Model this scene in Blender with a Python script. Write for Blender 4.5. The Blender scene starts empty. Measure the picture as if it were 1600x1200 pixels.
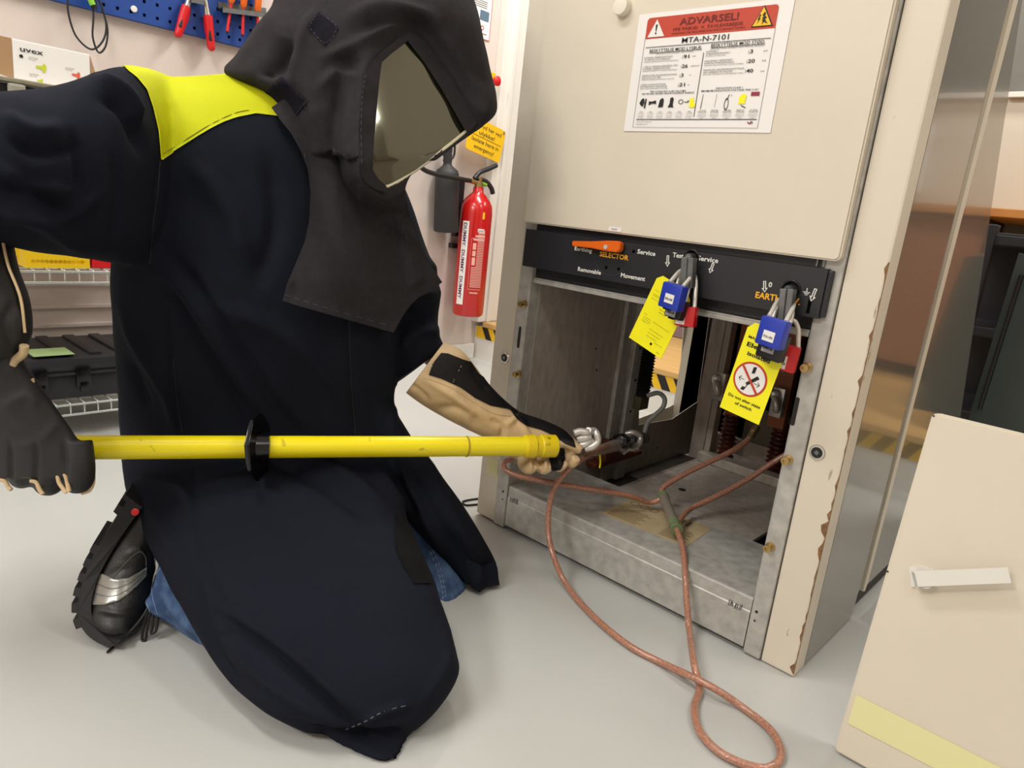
import bpy, bmesh, math, random
import numpy as np
from mathutils import Vector, Matrix
from mathutils.bvhtree import BVHTree
from mathutils.geometry import delaunay_2d_cdt

random.seed(7)
rng = np.random.RandomState(5)
S = bpy.context.scene
COL = S.collection

# ------------------------------------------------------------------ camera
F = 1108.586                                    # focal length in pixels of the 1600x1200 frame
CAM = Vector((1.13625, -1.195725, 0.75))
_w = np.array([1.67521087e+00, 7.45724483e-01, -4.36695417e-01])
_t = np.linalg.norm(_w); _k = _w/_t
_K = np.array([[0, -_k[2], _k[1]], [_k[2], 0, -_k[0]], [-_k[1], _k[0], 0]])
RM = np.eye(3)+math.sin(_t)*_K+(1-math.cos(_t))*_K@_K   # world -> camera (x right, y down, z forward)
CN = np.array(CAM)
cd = bpy.data.cameras.new('camera'); cam = bpy.data.objects.new('camera', cd); COL.objects.link(cam)
cd.sensor_fit = 'HORIZONTAL'; cd.sensor_width = 36; cd.lens = 36*F/1600; cd.clip_start = .02
cam.matrix_world = Matrix.Translation(CAM) @ Matrix(np.stack([RM[0], -RM[1], -RM[2]], 1).tolist()).to_4x4()
S.camera = cam
S.view_settings.view_transform = 'Standard'; S.view_settings.look = 'None'
S.view_settings.gamma = 1; S.view_settings.use_curve_mapping = False
S.view_settings.exposure = 0.14

# ------------------------------------------------------------------ world and ceiling light
W = bpy.data.worlds.new('world'); S.world = W; W.use_nodes = True
W.node_tree.nodes['Background'].inputs[0].default_value = (1, .985, .96, 1)
W.node_tree.nodes['Background'].inputs[1].default_value = .30
def area(name, loc, size, power, col=(1, .975, .935), rot=(0, 0, 0)):
    l = bpy.data.lights.new(name, 'AREA'); l.shape = 'RECTANGLE'; l.size, l.size_y = size
    l.energy = power; l.color = col
    o = bpy.data.objects.new(name, l); o.location = loc; o.rotation_euler = rot; COL.objects.link(o); return o
area('ceiling_lamp', (-.3, -1.2, 2.66), (1.2, .3), 27)
area('ceiling_lamp', (1.9, -1.6, 2.66), (1.2, .3), 11)
area('ceiling_lamp', (1.9, .6, 2.66), (1.2, .3), 20)
area('ceiling_lamp', (-.45, .9, 2.66), (1.2, .3), 44)
area('ceiling_lamp', (.1, -3.3, 2.66), (1.2, .3), 74)
area('ceiling_lamp', (.8, 2.4, 2.66), (1.2, .3), 22)

# ------------------------------------------------------------------ geometry of points
def ray(x, y): return RM.T @ np.array([(x-800)/F, (y-600)/F, 1.])
def P(x, y, d): return Vector(CN+d*ray(x, y))                       # a point d metres deep
def aty(x, y, Y=0.):
    r = ray(x, y); return Vector(CN+(Y-CN[1])/r[1]*r)
def atx(x, y, X):
    r = ray(x, y); return Vector(CN+(X-CN[0])/r[0]*r)
def atz(x, y, Z=0.):
    r = ray(x, y); return Vector(CN+(Z-CN[2])/r[2]*r)
def proj(A):
    v = (np.asarray(A)-CN) @ RM.T
    return v[:, :2]/v[:, 2:3]*F+np.array([800, 600]), v[:, 2]

# ------------------------------------------------------------------ materials
MATS = {}
def mat(name, col, rough=.5, metal=0., noise=0., nscale=8., bump=0., bscale=200., spec=.5, stretch=None,
        coat=0., trans=0., alpha=1., sheen=0., emis=0., col2=None, thr=None):
    if name in MATS: return MATS[name]
    m = bpy.data.materials.new(name); m.use_nodes = True; nt = m.node_tree; N = nt.nodes; L = nt.links
    b = N['Principled BSDF']
    c = tuple(pow(v/255., 2.2) for v in col)+(1,)
    b.inputs['Base Color'].default_value = c
    b.inputs['Roughness'].default_value = rough; b.inputs['Metallic'].default_value = metal
    b.inputs['Specular IOR Level'].default_value = spec
    b.inputs['Coat Weight'].default_value = coat
    b.inputs['Transmission Weight'].default_value = trans
    b.inputs['Alpha'].default_value = alpha
    b.inputs['Sheen Weight'].default_value = sheen
    if noise or col2 or bump:
        tc = N.new('ShaderNodeTexCoord'); mp = N.new('ShaderNodeMapping')
        L.new(tc.outputs['Object'], mp.inputs[0])
        if stretch: mp.inputs['Scale'].default_value = stretch
    if noise or col2:
        n = N.new('ShaderNodeTexNoise'); n.inputs['Scale'].default_value = nscale; n.inputs['Detail'].default_value = 6
        L.new(mp.outputs[0], n.inputs['Vector'])
        rp = N.new('ShaderNodeValToRGB'); L.new(n.outputs['Fac'], rp.inputs[0])
        if col2:
            c2 = tuple(pow(v/255., 2.2) for v in col2)+(1,)
            lo, hi = thr or (.35, .65)
            rp.color_ramp.elements[0].position = lo; rp.color_ramp.elements[1].position = hi
            rp.color_ramp.elements[0].color = c; rp.color_ramp.elements[1].color = c2
        else:
            rp.color_ramp.elements[0].position = .3; rp.color_ramp.elements[1].position = .7
            rp.color_ramp.elements[0].color = tuple(v*(1-noise) for v in c[:3])+(1,)
            rp.color_ramp.elements[1].color = tuple(min(1, v*(1+noise)) for v in c[:3])+(1,)
        L.new(rp.outputs[0], b.inputs['Base Color'])
    if bump:
        n2 = N.new('ShaderNodeTexNoise'); n2.inputs['Scale'].default_value = bscale; n2.inputs['Detail'].default_value = 4
        L.new(mp.outputs[0], n2.inputs['Vector'])
        bp = N.new('ShaderNodeBump'); bp.inputs['Strength'].default_value = bump; bp.inputs['Distance'].default_value = .002
        L.new(n2.outputs['Fac'], bp.inputs['Height']); L.new(bp.outputs[0], b.inputs['Normal'])
    MATS[name] = m; return m

CREAM = mat('cream_paint', (218, 209, 190), .42, noise=.035, nscale=5, bump=.05, bscale=400)
CREAMW = mat('worn_cream_paint', (218, 209, 190), .42, col2=(150, 128, 100), nscale=55, thr=(.66, .72), stretch=(1, 1, .35))
GALV = mat('galvanised_steel', (182, 180, 173), .45, metal=.25, noise=.18, nscale=45, bump=.08)
GALVD = mat('dark_galvanised_steel', (178, 169, 158), .5, metal=.15, noise=.16, nscale=60, bump=.1, stretch=(1, 1, .4))
SIDEM = mat('polished_grey_side', (128, 126, 117), .14, metal=.35, noise=.05, nscale=3, spec=.8, coat=.5)
BLKP = mat('black_painted_steel', (38, 38, 42), .45, noise=.1)
BLKR = mat('black_rubber', (26, 26, 27), .55, noise=.15)
BLKG = mat('gloss_black_plastic', (16, 16, 18), .22)
WHITE = mat('white_plastic', (225, 222, 214), .35)
WALLM = mat('white_wall_paint', (206, 193, 185), .55, noise=.02, nscale=3, bump=.05, bscale=60)
FLOORM = mat('grey_floor_paint', (184, 185, 181), .38, noise=.035, nscale=2.2, spec=.45)
ORANGE = mat('orange_plastic', (226, 104, 30), .35)
STEELB = mat('bright_steel', (196, 192, 184), .25, metal=.85, noise=.1, nscale=60)
ALU = mat('cast_aluminium', (216, 212, 204), .28, metal=.4, noise=.06, nscale=60)
STEELD = mat('dull_steel', (120, 122, 122), .42, metal=.8, noise=.12, nscale=60)
BRASS = mat('brass', (176, 150, 96), .35, metal=.85)
COPPER = mat('copper_braid_in_clear_sleeve', (168, 118, 96), .3, noise=.35, nscale=260, bump=.3, bscale=600, coat=.6)
CLEAR = mat('clear_pvc', (190, 186, 170), .15, trans=.75, noise=0)
YPOLE = mat('yellow_pole_plastic', (240, 222, 24), .32, col2=(150, 130, 30), nscale=38, thr=(.66, .74), stretch=(.5, 1, 1))
YTAG = mat('yellow_tag_plastic', (250, 242, 30), .4)
YSIGN = mat('yellow_sign_plastic', (238, 190, 32), .4)
HIVIS = mat('fluorescent_yellow_fabric', (248, 252, 24), .7, noise=.03, nscale=5)
NAVY = mat('navy_arc_flash_fabric', (26, 29, 38), .88, noise=.10, nscale=300, bump=.15, bscale=900, spec=.15)
HOODF = mat('black_hood_fabric', (48, 46, 48), .88, noise=.12, nscale=90, bump=.2, bscale=700, spec=.15)
TAN = mat('tan_leather', (208, 180, 138), .6, noise=.12, nscale=25, bump=.35, bscale=120)
BLKL = mat('black_glove_fabric', (38, 37, 38), .6, noise=.1, nscale=200, bump=.1, bscale=500)
JEANS = mat('blue_denim', (42, 64, 100), .85, col2=(90, 118, 156), nscale=34, thr=(.38, .78), bump=.5, bscale=500)
SHOEB = mat('black_shoe_leather', (30, 30, 29), .45, noise=.15, nscale=30, bump=.3, bscale=300)
SILV = mat('silver_shoe_trim', (190, 188, 180), .28, metal=.5)
REDP = mat('red_enamel', (186, 26, 26), .25, coat=.5)
REDL = mat('red_plastic', (206, 34, 38), .35)
BLUEL = mat('blue_plastic', (44, 62, 168), .35)
BLACKL = mat('black_plastic', (30, 30, 32), .4)
PEG = mat('blue_pegboard_steel', (26, 66, 140), .45)
PAPER = mat('white_paper', (236, 234, 230), .5)
INKB = mat('black_print', (30, 28, 30), .6)
INKG = mat('grey_print', (120, 116, 116), .6)
INKR = mat('red_print', (190, 66, 44), .5)
INKDR = mat('dark_red_print', (108, 28, 26), .6)
INKW = mat('white_print', (228, 226, 220), .5)
INKY = mat('amber_print', (246, 178, 40), .5)
INKPU = mat('purple_print', (90, 40, 80), .6)
SKIN = mat('skin', (205, 160, 135), .5)
BROWNI = mat('brown_epoxy', (158, 90, 54), .4, noise=.2, nscale=20)
BROWND = mat('dark_brown_insulator', (84, 42, 36), .35)
WOOD = mat('pale_wood', (206, 166, 104), .5, noise=.15, nscale=6, stretch=(.5, 8, 8))
WOODO = mat('orange_wood_edge', (190, 128, 66), .45, noise=.12, nscale=6)
VISORM = mat('tinted_visor', (76, 74, 56), .06, metal=.72, spec=1.0, coat=1.0)
CARD = mat('brown_cardboard', (168, 134, 98), .8)
CHROME = mat('chrome_wire', (205, 210, 208), .25, metal=.75)
YCRATE = mat('yellow_crate_plastic', (232, 192, 34), .4)
STICK = mat('aged_yellow_label', (178, 160, 124), .6, noise=.1, nscale=30)
PALEY = mat('pale_yellow_tape', (226, 222, 164), .5)
GREENP = mat('pale_green_paper', (150, 176, 120), .7)
DKGREEN = mat('dark_green_grey_laminate', (62, 70, 68), .3, noise=.1)
PURP = mat('purple_grey_panel', (124, 108, 112), .6, noise=.06, nscale=3)

# ------------------------------------------------------------------ mesh helpers
def link(name, bm, m, parent=None, smooth=False, tr=None):
    me = bpy.data.meshes.new(name)
    bmesh.ops.recalc_face_normals(bm, faces=bm.faces[:])
    bm.to_mesh(me); bm.free()
    ms = m if isinstance(m, (list, tuple)) else [m]
    for q in ms: me.materials.append(q)
    if smooth:
        me.polygons.foreach_set('use_smooth', [True]*len(me.polygons))
        try: me.set_sharp_from_angle(angle=math.radians(smooth if smooth is not True else 50))
        except Exception: pass
    o = bpy.data.objects.new(name, me); COL.objects.link(o)
    if parent is not None:
        o.parent = parent; o.matrix_parent_inverse = parent.matrix_world.inverted() if parent.parent is None else (parent.matrix_parent_inverse @ Matrix.Identity(4))
        o.matrix_parent_inverse = WM(parent).inverted()
    if tr is not None: o.matrix_world = tr
    return o
def WM(o):                                       # world matrix without a depsgraph update
    b = Matrix.LocRotScale(o.location, o.rotation_euler, o.scale)
    return b if o.parent is None else WM(o.parent) @ o.matrix_parent_inverse @ b
def tag(o, label, cat, group=None):
    o['label'] = label; o['category'] = cat
    if group: o['group'] = group
    return o
def struct(o): o['kind'] = 'structure'; return o
def thing(name, label, cat, loc=(0, 0, 0), rz=0, group=None):
    o = bpy.data.objects.new(name, None); COL.objects.link(o); o.location = loc; o.rotation_euler = (0, 0, rz)
    o.empty_display_size = .05
    return tag(o, label, cat, group)
B = bmesh.new
def box(bm, lo, hi, bev=0., M=None):
    lo = Vector(lo); hi = Vector(hi)
    r = bmesh.ops.create_cube(bm, size=1)
    vs = r['verts']
    for v in vs: v.co = Vector(((v.co.x+.5)*(hi.x-lo.x)+lo.x, (v.co.y+.5)*(hi.y-lo.y)+lo.y, (v.co.z+.5)*(hi.z-lo.z)+lo.z))
    if bev:
        es = list({e for v in vs for e in v.link_edges})
        r2 = bmesh.ops.bevel(bm, geom=es, offset=bev, segments=2, affect='EDGES', profile=.6)
        vs = list(set(r2['verts']) | {v for f in r2['faces'] for v in f.verts})
        vs = list({v for v in bm.verts if v.is_valid and v in set(vs)} )
        # walk the connected island
        seen = set(vs); st = list(vs)
        while st:
            v = st.pop()
            for e in v.link_edges:
                w = e.other_vert(v)
                if w not in seen: seen.add(w); st.append(w)
        vs = list(seen)
    if M is not None:
        for v in vs: v.co = M @ v.co
    return vs
def frame(z, up=Vector((0, 0, 1))):
    z = Vector(z).normalized()
    x = Vector(up).cross(z)
    if x.length < 1e-4: x = Vector((1, 0, 0)).cross(z)
    x.normalize(); y = z.cross(x); return x, y, z
def cyl(bm, a, b, r, r2=None, n=20, caps=True):
    a = Vector(a); b = Vector(b); r2 = r if r2 is None else r2
    x, y, z = frame(b-a)
    A = [bm.verts.new(a+(x*math.cos(t)+y*math.sin(t))*r) for t in [2*math.pi*i/n for i in range(n)]]
    Bv = [bm.verts.new(b+(x*math.cos(t)+y*math.sin(t))*r2) for t in [2*math.pi*i/n for i in range(n)]]
    for i in range(n): bm.faces.new((A[i], A[(i+1) % n], Bv[(i+1) % n], Bv[i]))
    if caps: bm.faces.new(A[::-1]); bm.faces.new(Bv)
def lathe(bm, a, d, prof, n=28):                 # prof: (distance along d, radius)
    a = Vector(a); x, y, z = frame(d); rings = []
    for h, r in prof:
        rings.append([bm.verts.new(a+z*h+(x*math.cos(t)+y*math.sin(t))*max(r, 1e-5)) for t in [2*math.pi*i/n for i in range(n)]])
    for p, q in zip(rings, rings[1:]):
        for i in range(n): bm.faces.new((p[i], p[(i+1) % n], q[(i+1) % n], q[i]))
    bm.faces.new(rings[0][::-1]); bm.faces.new(rings[-1])
def cr(pts, k=6, closed=False):                  # Catmull-Rom through rows of numbers
    A = np.array([list(p) for p in pts], float); n = len(A); out = []
    rngi = range(n) if closed else range(n-1)
    for i in rngi:
        p0 = A[(i-1) % n] if (closed or i > 0) else 2*A[0]-A[1]
        p1 = A[i]; p2 = A[(i+1) % n]
        p3 = A[(i+2) % n] if (closed or i < n-2) else 2*A[-1]-A[-2]
        for j in range(k):
            t = j/k
            out.append(.5*((2*p1)+(-p0+p2)*t+(2*p0-5*p1+4*p2-p3)*t*t+(-p0+3*p1-3*p2+p3)*t**3))
    if not closed: out.append(A[-1])
    return np.array(out)
def tube(bm, pts, r, n=12, k=6, smooth=True, taper=None, closed=False):
    Q = cr(pts, k, closed) if smooth else np.array([list(p) for p in pts], float)
    Q = [Vector(q) for q in Q]; m = len(Q)
    rings = []; up = None
    for i, q in enumerate(Q):
        if closed: t = (Q[(i+1) % m]-Q[i-1]).normalized()
        else: t = (Q[min(i+1, m-1)]-Q[max(i-1, 0)]).normalized()
        if up is None:
            up = Vector((0, 0, 1)) if abs(t.z) < .9 else Vector((1, 0, 0))
        x = up.cross(t); x.normalize(); y = t.cross(x); up = y
        rr = r if taper is None else r*taper(i/(m-1))
        rings.append([bm.verts.new(q+(x*math.cos(a)+y*math.sin(a))*rr) for a in [2*math.pi*j/n for j in range(n)]])
    pr = list(zip(rings, rings[1:]))
    if closed: pr.append((rings[-1], rings[0]))
    for p, q in pr:
        for j in range(n): bm.faces.new((p[j], p[(j+1) % n], q[(j+1) % n], q[j]))
    if not closed: bm.faces.new(rings[0][::-1]); bm.faces.new(rings[-1])
def slab(bm, outer, d, holes=()):                # planar polygon (3D points) extruded by vector d, with holes
    allv = []; edges = []
    loops = [outer]+list(holes)
    vs = []
    for lp in loops:
        v = [bm.verts.new(Vector(p)) for p in lp]; vs.append(v)
        for i in range(len(v)): edges.append(bm.edges.new((v[i], v[(i+1) % len(v)])))
    if len(loops) == 1: fs = [bm.faces.new(vs[0])]
    else:
        r = bmesh.ops.triangle_fill(bm, use_beauty=True, use_dissolve=False, edges=edges)
        fs = [g for g in r['geom'] if isinstance(g, bmesh.types.BMFace)]
    r = bmesh.ops.extrude_face_region(bm, geom=fs)
    nv = [g for g in r['geom'] if isinstance(g, bmesh.types.BMVert)]
    for v in nv: v.co += Vector(d)
def rrect(w, h, r, n=5):                          # rounded rectangle, centred, 2D
    out = []
    for cx, cy, a0 in ((w/2-r, h/2-r, 0), (-w/2+r, h/2-r, 90), (-w/2+r, -h/2+r, 180), (w/2-r, -h/2+r, 270)):
        for i in range(n+1):
            a = math.radians(a0+90*i/n); out.append((cx+r*math.cos(a), cy+r*math.sin(a)))
    return out
def circ(cx, cy, r, n=24): return [(cx+r*math.cos(2*math.pi*i/n), cy+r*math.sin(2*math.pi*i/n)) for i in range(n)]

class Plane:                                     # a flat drawing surface: u to the right, v up, n towards the reader
    def __init__(s, o, u, v):
        s.o = Vector(o); s.u = Vector(u).normalized(); s.n = s.u.cross(Vector(v)).normalized(); s.v = s.n.cross(s.u)
    def p(s, x, y, e=0.): return s.o+s.u*x+s.v*y+s.n*e
    def poly(s, bm, pts, e=.0006, holes=(), t=.0004):
        slab(bm, [s.p(x, y, e-t) for x, y in pts], s.n*t, [[s.p(x, y, e-t) for x, y in h] for h in holes])
    def rect(s, bm, x0, y0, x1, y1, e=.0006, t=.0004): s.poly(bm, [(x0, y0), (x1, y0), (x1, y1), (x0, y1)], e, t=t)
    def line(s, bm, x0, y0, x1, y1, w, e=.0006):
        d = Vector((x1-x0, y1-y0)); nn = Vector((-d.y, d.x)).normalized()*w/2
        s.poly(bm, [(x0-nn.x, y0-nn.y), (x1-nn.x, y1-nn.y), (x1+nn.x, y1+nn.y), (x0+nn.x, y0+nn.y)], e)
    def text(s, bm, txt, x, y, h, w=None, align='LEFT', e=.0007, bold=0., rot=0., shear=0.):
        cu = bpy.data.curves.new('t', 'FONT'); cu.body = txt; cu.size = 1.; cu.offset = bold; cu.shear = shear
        cu.resolution_u = 2
        ob = bpy.data.objects.new('t', cu); me = ob.to_mesh()
        V = np.array([v.co[:] for v in me.vertices])
        if len(V):
            x0, x1 = V[:, 0].min(), V[:, 0].max(); sc = h/.72; sx = sc
            if w: sx = w/(x1-x0)
            off = {'LEFT': 0, 'CENTER': .5, 'RIGHT': 1}[align]*(x1-x0)*sx
            c, sn = math.cos(rot), math.sin(rot); vs = []
            for q in V:
                a = (q[0]-x0)*sx-off; b = q[1]*sc
                vs.append(bm.verts.new(s.p(x+a*c-b*sn, y+a*sn+b*c, e)))
            for f in me.polygons:
                try: bm.faces.new([vs[i] for i in f.vertices])
                except ValueError: pass
        ob.to_mesh_clear(); bpy.data.objects.remove(ob); bpy.data.curves.remove(cu)
def plink(name, bm, m, parent): 
    me = bpy.data.meshes.new(name); bm.to_mesh(me); bm.free(); me.materials.append(m)
    o = bpy.data.objects.new(name, me); COL.objects.link(o)
    o.parent = parent; o.matrix_parent_inverse = WM(parent).inverted(); return o

# ================================================================== THE ROOM
XW = -1.37
bm = B(); box(bm, (-2.2, -4.5, -.1), (3.6, 3.2, 0)); struct(link('floor', bm, FLOORM))
bm = B(); box(bm, (XW-.12, -4.5, 0), (XW, 1.40, 2.8)); struct(link('wall_left', bm, WALLM))
bm = B(); box(bm, (-1.9, 1.30, 0), (-1.78, 3.1, 2.8)); struct(link('wall_recess', bm, mat('beige_wall_paint', (206, 190, 170), .6, noise=.03, nscale=3)))
bm = B(); box(bm, (-1.9, 3.0, 0), (3.6, 3.12, 2.8)); struct(link('wall_back', bm, mat('grey_wall_paint', (112, 110, 102), .6, noise=.04, nscale=3)))
bm = B(); box(bm, (3.5, -4.5, 0), (3.62, 3.1, 2.8)); struct(link('wall_right', bm, WALLM))
bm = B(); box(bm, (XW-.12, -4.6, 0), (3.6, -4.48, 2.8)); struct(link('wall_front', bm, WALLM))
bm = B(); box(bm, (-2.0, -4.6, 2.7), (3.7, 3.2, 2.82)); struct(link('ceiling', bm, mat('ceiling_white', (225, 222, 214), .8)))
bm = B(); box(bm, (XW, -4.4, 0), (XW+.018, 1.285, .075), .004); struct(link('baseboard_left', bm, WHITE))
bm = B(); box(bm, (XW, 1.262, .19), (XW+.05, 1.40, 2.69), .004)
box(bm, (XW, 1.31, .191), (XW+.062, 1.335, 2.69), .003); struct(link('trim_1', bm, WHITE))
# horizontal ribs of the wall behind the shelving
bm = B()
for z in (.17, .24, .30, .37): box(bm, (XW-.001, -3.2, z), (XW+.010, .2, z+.012), .002)
struct(link('trim_2', bm, WALLM))
# trunking on the recess wall
q0 = atx(797, 195, -1.78); bm = B()
box(bm, (-1.79, 1.45, q0.z-.16), (-1.72, 2.9, q0.z-.02), .004); box(bm, (-1.79, 1.45, q0.z-.30), (-1.745, 2.9, q0.z-.17), .004)
struct(link('trim_3', bm, WHITE))
bm = B(); box(bm, (-1.79, 1.45, q0.z-.018), (-1.74, 2.9, q0.z+.02), .002); struct(link('trim_4', bm, STEELD))
# low raised platform behind the cabinet
pl = thing('low_platform', 'low white platform with pale wood top and striped hazard edge behind the cabinet', 'platform', (.9, 2.1, 0))
bm = B(); box(bm, (XW+.002, 1.295, 0), (3.4, 2.98, .165)); link('platform_body', bm, WHITE, pl)
bm = B(); box(bm, (XW+.055, 1.29, .166), (3.4, 2.98, .19), .003); link('wooden_top', bm, WOOD, pl)
pp = Plane((XW, 1.2945, 0), (1, 0, 0), (0, 0, 1)); bm = B(); pp.rect(bm, .012, .108, 4.7, .165, .0012, .001)
tp = link('hazard_tape', bm, YSIGN, pl); bm = B()
for i in range(60):
    x = .05+i*.078
    pp.poly(bm, [(x, .165), (x+.04, .165), (x+.075, .108), (x+.035, .108)], .0018)
plink('black_stripe', bm, INKB, tp)
# bench along the back wall
bn = thing('workbench', 'wooden topped workbench with a dark front against the back wall', 'workbench', (1.6, 2.7, .19))
bm = B(); box(bm, (.35, 2.35, .93), (3.4, 2.99, .965), .004); link('worktop', bm, WOODO, bn)
for lx in (.42, 3.2):
    bm = B(); box(bm, (lx, 2.45, .19), (lx+.05, 2.95, .93)); link('leg', bm, BLKP, bn)
bm = B(); box(bm, (1.0, 2.42, .25), (2.2, 2.98, .92), .004); link('drawer_unit', bm, mat('brown_bench_front', (150, 100, 70), .4), bn)
bm = B(); box(bm, (.35, 2.965, .965), (3.4, 2.999, 1.50), .003)
bb = tag(link('wall_panel', bm, mat('cream_wall_board', (206, 196, 178), .4)), 'cream board with a white ledge on the wall above the workbench', 'wall board')
bm = B(); box(bm, (.35, 2.93, 1.50), (3.4, 2.999, 1.525), .003); link('ledge', bm, WHITE, bb)
bm = B(); box(bm, (1.55, 2.955, 1.05), (2.0, 2.963, 1.38)); nt = tag(link('notice', bm, PAPER), 'white notice with red lines pinned above the workbench', 'notice')
bm = B(); npz = Plane((1.55, 2.955, 1.05), (1, 0, 0), (0, 0, 1)); npz.rect(bm, .03, .26, .42, .275); npz.rect(bm, .03, .22, .42, .235); plink('printed_line', bm, INKR, nt)
bm = B(); box(bm, (-.9, 2.1, .192), (.30, 2.14, 1.25), .004)
tag(link('screen_panel', bm, PURP), 'purple grey screen panel seen through the opening in the cabinet side', 'panel')
q = aty(770, 497, 1.55); bm = B(); box(bm, (q.x-.03, 1.5, .191), (q.x+.16, 1.7, .27), .006)
tag(link('storage_box', bm, BLKR), 'small black box on the wooden platform top beside the cabinet', 'box')
# black rack and folded tables behind the cabinet on the right
rk = thing('storage_rack', 'black steel rack standing behind the right side of the cabinet', 'rack', (.80, 1.6, .19))
a, b_ = aty(1560, 355, 1.45), aty(1515, 640, 1.45)
bm = B(); box(bm, (.60, 1.42, .191), (.70, 1.47, .86), .004); link('upright', bm, BLKP, rk)
bm = B(); box(bm, (.90, 1.42, .191), (.95, 1.47, .86), .004); link('upright', bm, BLKP, rk)
for z in (.25, .52, .80):
    bm = B(); box(bm, (.60, 1.425, z), (.95, 1.80, z+.03), .003); link('shelf', bm, BLKP, rk)
bm = B(); box(bm, (.62, 1.8, .191), (.95, 1.82, .85), .003); link('back_panel', bm, BLKP, rk)
for i, (x0, lab) in enumerate(((.80, 'dark green grey folded table top leaning on the black rack, the larger one'), (.86, 'grey folded table top leaning behind the dark green one'))):
    t = thing('folded_table', lab, 'table', (x0, 1.2, 0))
    y0 = 1.16+.05*i
    bm = B(); slab(bm, [aty(1513+45*i, 655, y0), aty(1592+45*i, 395, y0), aty(1680, 420, y0), aty(1640, 690, y0)], (0, .025, 0))
    link('table_top', bm, DKGREEN if i == 0 else STEELD, t, False)
    bm = B(); tube(bm, [aty(1530+45*i, 640, y0-.012), aty(1596+45*i, 430, y0-.012)], .006, 8, smooth=False); link('edge_bar', bm, BLKG, t)

# ================================================================== LEFT WALL: PEGBOARD, TOOLS, SHELVING
XP = XW+.022
zp0 = atx(370, 72, XP).z; ye = atx(393, 30, XP).y
peg = thing('pegboard', 'blue steel pegboard hung on the left wall above the shelving', 'pegboard', (XP, -.4, 1.2))
bm = B()
holes = []; PY0, PY1, PZ1 = -1.5, ye+.02, 1.62
nz = 10
for i in range(38):
    for j in range(nz):
        yy = PY1-.022-i*.038; zz = zp0+.022+j*.038
        if yy < PY0+.01: continue
        holes.append([(XP, yy-.0045, zz-.0045), (XP, yy+.0045, zz-.0045), (XP, yy+.0045, zz+.0045), (XP, yy-.0045, zz+.0045)])
slab(bm, [(XP, PY0, zp0), (XP, PY1, zp0), (XP, PY1, PZ1), (XP, PY0, PZ1)], (-.003, 0, 0), holes)
link('perforated_sheet', bm, PEG, peg)
bm = B(); box(bm, (XP-.02, PY0, zp0), (XP-.001, PY1, zp0+.004)); box(bm, (XP-.02, PY1-.003, zp0), (XP-.001, PY1, PZ1)); box(bm, (XP-.018, PY0, zp0), (XP-.016, PY1-.004, PZ1)); link('folded_edge', bm, PEG, peg)
q = atx(209, 14, XP); bm = B(); lathe(bm, (XP, q.y, q.z), (1, 0, 0), [(0, .009), (.003, .009), (.0035, .003)]); link('screw_head', bm, WHITE, peg)
XT = XP+.02
def wp(x, y, X=XT): return atx(x, y, X)
def plier(pts_handle1, pts_handle2, jaw, label):
    o = thing('pliers', label, 'pliers', wp(*jaw[0]), 0, None)
    bm = B(); tube(bm, [wp(*p) for p in jaw], .010, 10, taper=lambda t: 1-.45*(1-t)); link('steel_jaw', bm, STEELB, o, True)
    bm = B(); tube(bm, [wp(*p) for p in pts_handle1], .011, 12, taper=lambda t: 1.25-.3*abs(t-.1)-(.5 if t > .97 else 0)); link('handle', bm, REDL, o, True)
    bm = B(); tube(bm, [wp(*p, XT-.014) for p in pts_handle2], .010, 12); link('handle', bm, REDL, o, True)
    bm = B(); h = pts_handle1; m = len(h)//2
    tube(bm, [wp(*h[0], XT+.004), wp(*h[m], XT+.007), wp(*h[-2], XT+.006)], .006, 8); link('grip_inlay', bm, BLKR, o, True)
plier([(291, 10), (286, 25), (282, 40), (276, 58)], [(293, 12), (290, 28), (284, 42), (279, 55)], [(300, -14), (292, 10)], 'red handled pliers hanging on the blue pegboard, the left pair')
plier([(325, 24), (327, 42), (329, 60), (331, 80)], [(322, 26), (324, 44), (327, 60), (329, 76)], [(318, -16), (324, 24)], 'red handled pliers hanging on the blue pegboard, the right pair, lower')
def rail(x0, x1, y0, y1, lab):
    bm = B(); a = wp(x0, y0); b = wp(x1, y1)
    slab(bm, [(XP+.001, a.y, a.z), (XP+.001, a.y, a.z-.022), (XP+.001, b.y, b.z-.022), (XP+.001, b.y, b.z)], (.002, 0, 0))
    slab(bm, [(XP+.003, a.y, a.z-.018), (XP+.035, a.y, a.z-.018), (XP+.035, b.y, b.z-.018), (XP+.003, b.y, b.z-.018)], (0, 0, -.002))
    slab(bm, [(XP+.033, a.y, a.z-.018), (XP+.033, a.y, a.z-.034), (XP+.033, b.y, b.z-.034), (XP+.033, b.y, b.z-.018)], (.002, 0, 0))
    tag(link('tool_holder_rail', bm, STEELD), lab, 'tool rail')
rail(345, 420, 2, 12, 'grey folded steel tool rail on the right of the blue pegboard')
rail(296, 316, -14, -10, 'short grey steel hook rail above the two red pliers')
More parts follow.
